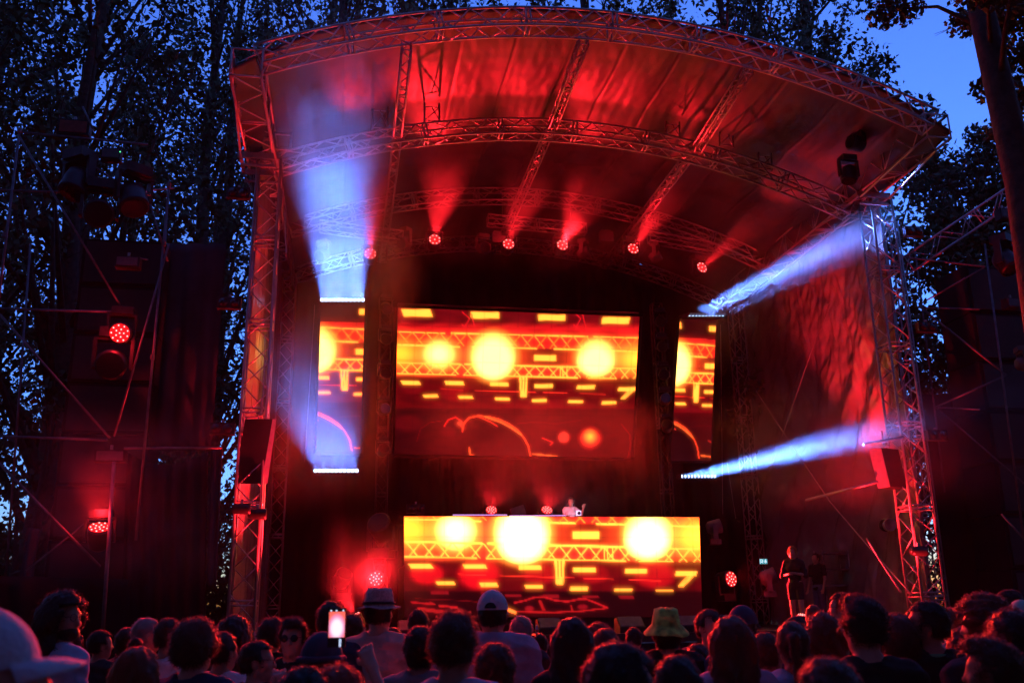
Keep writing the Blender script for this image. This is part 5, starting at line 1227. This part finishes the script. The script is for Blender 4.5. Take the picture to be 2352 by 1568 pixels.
# the wood goes on round and behind the crowd
ring = [(-19, 14), (-22, 6), (-17, -3), (-24, -8), (-11, -9), (-4, -12), (4, -10), (11, -12), (17, -5), (24, 2), (18.5, 9), (26, 12), (-9, -18), (1, -20), (13, -20), (-28, 20), (-13, 4.5), (12, 1), (-2, -5), (7, -4), (-16, 10), (13, 6), (-7, -2), (-10, 1), (9, -1), (21, 15), (-29, 1), (-30, 12), (-16, -15), (22, -12), (30, 6), (33, 16), (-36, 8), (-1, -9), (19, -1)]
bands = {}
for (x, y) in ring: bands.setdefault(0 if y > 9.5 else 1 if y > 3 else 2 if y > -3.5 else 3 if y > -11 else 4, []).append((x, y))
bn = ['level with the side wings', 'beside the front of the crowd', 'beside the viewpoint', 'just behind the viewpoint', 'far behind the viewpoint']; i = 0
for k in sorted(bands):
    for n_, (x, y) in enumerate(sorted(bands[k])):
        place_tree(protos[i % 3], (x, y, 0), i*.9, 1.3, 'tall tree, %s from left, %s' % (words_[n_], bn[k]), 'trees around the crowd', False); i += 1
# right side: broader leaves, big leaning trunk
protoD = make_tree(21, 26, 5.0, 5.2, 11000, .15, 120, .36, 'x', M['leafw'], squash=.9)
protoE = make_tree(22, 19, 4.0, 4.6, 11000, .13, 130, .3, 'x', M['leafw'], squash=.8, lean=(-.8, 0))
rs = [(17.0, 30, 'leafy tree behind the right roof corner'), (22.5, 33, 'leafy tree rising right of the right roof corner'), (28, 38, 'leafy tree at the far right of the wood'), (12.6, 33.5, 'leafy tree with open crown above the right part of the roof'), (33, 44, 'deep leafy tree at far right'), (21, 41, 'deep leafy tree behind right roof corner'), (27, 29, 'leafy tree right of the right scaffold')]
for i, (x, y, lb) in enumerate(rs): place_tree(protoD, (x, y, 0), i*1.3, [.68, .80, .9, .92, .85, .58, .72][i], lb, 'broadleaf trees right of the stage', i == 0)
rs = [(19.0, 26.5, 'smaller bushy tree just right of the right tower'), (24.5, 25.0, 'bushy tree behind the right speaker stack'), (14.8, 29.0, 'bushy tree showing between right tower and right speaker stack'), (17.3, 31.0, 'bushy tree behind the right scaffold truss'), (21.5, 22.5, 'low bushy tree at the right edge beside the leaning trunk')]
for i, (x, y, lb) in enumerate(rs): place_tree(protoE, (x, y, 0), i*2.1, [.85, .8, .86, .9, .62][i], lb, 'bushy trees behind the right wing', i == 0)
# the leaning near tree
a = atY(2420, 900, 14.5); b_ = atY(2346, 420, 14.8); c_ = atY(2248, 0, 15.2)
base = a+(a-b_)*(a.z/(b_.z-a.z)); root = thing('leaning_tree', 'large dark trunk leaning in at the right edge with big leaves above', 'tree', Vector((base.x, base.y, 0)))
top = c_+(c_-b_)*.9
MB().path([Vector((base.x, base.y, 0)), a, b_, c_, top], 0, 14, [.42, .30, .26, .22, .12]).build('trunk', M['bark'], root, True)
g = np.random.default_rng(5); V = []; bb = MB()
cl = []
for (u, v, Y, r) in ((2310, 60, 17.5, .7), (2350, 130, 17, .7), (2285, 200, 17, .5), (2360, 220, 17, .6), (2060, 20, 16, .6), (2345, 20, 17, .7), (2225, 50, 17.5, .5), (2310, 300, 17, .45), (2355, 320, 17, .4), (2270, -40, 14, .7), (2340, -60, 13.5, .9)):
    c = atY(u, v, Y); cl.append(c); n = int(700*r*r/.5)
    d = g.normal(0, 1, (n, 3)); d /= np.linalg.norm(d, axis=1)[:, None]; d *= (g.random(n)**.5)[:, None]*r*np.array((1, 1, .55)); P_ = np.array(c)+d
    uu = g.normal(0, 1, (n, 3)); uu /= np.linalg.norm(uu, axis=1)[:, None]; ww = g.normal(0, 1, (n, 3)); ww -= uu*(uu*ww).sum(1)[:, None]; ww /= np.linalg.norm(ww, axis=1)[:, None]
    s = (.065*g.uniform(.6, 1.3, n))[:, None]; uu *= s; ww *= s*.7; V.append(np.stack([P_-uu, P_-ww, P_+uu, P_+ww], 1).reshape(-1, 3))
    q = min((b_.lerp(c_, k/6) if k <= 6 else c_.lerp(top, (k-6)/4) for k in range(11)), key=lambda q: abs(q.z-(c.z-1.0))); bb.path([q, q.lerp(c, .5)+Vector((0, 0, .25)), c], 0, 5, [.06, .035, .012])
    for k in range(6):
        e = c+Vector(g.normal(0, 1, 3)*r*.6*np.array((1, 1, .5))); bb.tube(c.lerp(q, .12*(k % 3)), e, .012, 4, .004, False)
V = np.concatenate(V)-np.array(root.location); npmesh('crown', V, np.arange(len(V)).reshape(-1, 4), M['leafw'], root, False); bb.build('limbs', M['bark'], root, True)
# bushes closing the gaps low between the trunks
def bush(p, rx, rz_, seed, label):
    g = np.random.default_rng(seed); n = 5000; d = g.normal(0, 1, (n, 3)); d /= np.linalg.norm(d, axis=1)[:, None]; d *= (g.random(n)**.35)[:, None]*np.array((rx, rx*.6, rz_)); d[:, 2] = np.abs(d[:, 2])
    uu = g.normal(0, 1, (n, 3)); uu /= np.linalg.norm(uu, axis=1)[:, None]; ww = g.normal(0, 1, (n, 3)); ww -= uu*(uu*ww).sum(1)[:, None]; ww /= np.linalg.norm(ww, axis=1)[:, None]
    s = (.15*g.uniform(.6, 1.3, n))[:, None]; uu *= s; ww *= s*.5; V = np.stack([d-uu, d-ww, d+uu, d+ww], 1).reshape(-1, 3)
    t = thing('bush', label, 'bush', p, 'bushes between the trunks'); npmesh('leaves', V, np.arange(4*n).reshape(-1, 4), M['leaf'], t, False)
    b = MB()
    for k in range(9): b.tube(Vector(p)+Vector((g.normal(0, .2), g.normal(0, .2), 0)), Vector(p)+Vector((g.normal(0, rx*.4), g.normal(0, rx*.3), rz_*g.uniform(.5, .9))), .04, 5, .01)
    b.build('stems', M['bark'], t)
for i, (x, y, rx, rz_) in enumerate(((-16.5, 31, 3.2, 5), (-11, 33, 3, 4.5), (-22, 38, 4, 6), (22, 30, 4, 6), (17, 34, 4, 6), (29, 36, 4, 6.5))):
    bush((x, y, 0), rx, rz_, 40+i, ['leftmost', 'second', 'third', 'fourth', 'fifth', 'rightmost'][[1, 2, 0, 4, 3, 5][i]]+' dark bush from the left between the tree trunks')

# ------------------------------------------------------------------ air: even haze round everything, thicker smoke over the stage
def volume_box(name, lo, hi, build):
    b = MB(); c = [(l+h)/2 for l, h in zip(lo, hi)]; b.box(c, [h-l for l, h in zip(lo, hi)])
    m_ = bpy.data.materials.new(name); m_.use_nodes = True; t = m_.node_tree; t.nodes.remove(t.nodes['Principled BSDF']); out = t.nodes['Material Output']
    pv = t.nodes.new('ShaderNodeVolumePrincipled'); t.links.new(pv.outputs[0], out.inputs['Volume']); build(t, pv, m_)
    o = b.build(name, m_); o['kind'] = 'stuff'; return o
def hz(t, pv, m_): pv.inputs['Density'].default_value = HAZE_D; pv.inputs['Color'].default_value = (.85, .85, .9, 1); pv.inputs['Anisotropy'].default_value = .25
HAZE_D = .00015
volume_box('haze', (-160, -70, -1), (160, 215, 42), hz)
def smoke(name, pts_lo, pts_hi, dens, scale, seed, lo=.45, hi=.75, aniso=.3, base=.15):
    """a drifting bank of stage smoke: noise density that fades to nothing at the bank's own faces"""
    b = MB(); c = S(*[(l+h)/2 for l, h in zip(pts_lo, pts_hi)]); size = [h-l for l, h in zip(pts_lo, pts_hi)]
    b.box((0, 0, 0), size)
    m_ = bpy.data.materials.new(name); m_.use_nodes = True; t = m_.node_tree; t.nodes.remove(t.nodes['Principled BSDF']); out = t.nodes['Material Output']
    pv = t.nodes.new('ShaderNodeVolumePrincipled'); t.links.new(pv.outputs[0], out.inputs['Volume']); pv.inputs['Anisotropy'].default_value = aniso; pv.inputs['Color'].default_value = (.85, .85, .88, 1)
    tc = t.nodes.new('ShaderNodeTexCoord'); n = t.nodes.new('ShaderNodeTexNoise'); n.noise_dimensions = '4D'; n.inputs['W'].default_value = seed; n.inputs['Scale'].default_value = scale; n.inputs['Detail'].default_value = 3; n.inputs['Distortion'].default_value = .6
    t.links.new(tc.outputs['Object'], n.inputs['Vector'])
    mr = t.nodes.new('ShaderNodeMapRange'); mr.inputs[1].default_value = lo; mr.inputs[2].default_value = hi; mr.inputs[3].default_value = base; mr.inputs[4].default_value = 1; t.links.new(n.outputs['Fac'], mr.inputs[0])
    sp = t.nodes.new('ShaderNodeSeparateXYZ'); t.links.new(tc.outputs['Generated'], sp.inputs[0]); last = mr.outputs[0]
    for ax in range(3):
        a = t.nodes.new('ShaderNodeMath'); a.operation = 'PINGPONG'; a.inputs[1].default_value = .5; t.links.new(sp.outputs[ax], a.inputs[0])
        f = t.nodes.new('ShaderNodeMapRange'); f.interpolation_type = 'SMOOTHSTEP'; f.inputs[1].default_value = 0; f.inputs[2].default_value = .3; t.links.new(a.outputs[0], f.inputs[0])
        mu = t.nodes.new('ShaderNodeMath'); mu.operation = 'MULTIPLY'; t.links.new(last, mu.inputs[0]); t.links.new(f.outputs[0], mu.inputs[1]); last = mu.outputs[0]
    mu = t.nodes.new('ShaderNodeMath'); mu.operation = 'MULTIPLY'; mu.inputs[1].default_value = dens; t.links.new(last, mu.inputs[0]); t.links.new(mu.outputs[0], pv.inputs['Density'])
    o = b.build(name, m_); o.location = c; o.rotation_euler = (0, 0, PHI); o['kind'] = 'stuff'; return o
smoke('roof_smoke', (-.2, -4.2, 10.8), (16.2, 5.0, 15.6), .014, .55, 3.0, lo=.44, hi=.60, base=.2)
smoke('plume_smoke', (1.4, 2.6, 11.4), (15.2, 7.2, 15.2), .20, .7, 3.5, lo=.46, hi=.64, base=.10)
smoke('beam_smoke', (.1, -7.0, 8.4), (4.2, 7.0, 13.6), .095, .5, 5.0, aniso=.45, lo=.45, hi=.60, base=.12)
smoke('beam_smoke', (.1, -2.5, 3.8), (3.6, 7.0, 9.6), .06, .5, 6.0, aniso=.45, lo=.42, hi=.62, base=.15)
smoke('beam_smoke', (11.2, -.9, 8.2), (17.4, 6.5, 13.6), .09, .6, 9.0, aniso=.45, lo=.4, hi=.65, base=.4)
smoke('beam_smoke', (11.2, -2.6, 3.9), (19.6, 7.5, 7.6), .08, .6, 2.0, aniso=.45, lo=.4, hi=.65, base=.4)
smoke('desk_smoke', (3.0, 2.2, 3.6), (12.5, 6.0, 8.0), .032, .7, 4.0, lo=.4, hi=.65, base=.35)
smoke('drifting_smoke', (1.7, -.8, 1.3), (4.9, 2.2, 4.2), .035, .9, 8.7, lo=.42, hi=.62, base=.3)
smoke('drifting_smoke', (-4.6, -3.4, 1.9), (.6, 0.2, 6.0), .07, .9, 8.0, lo=.42, hi=.62)
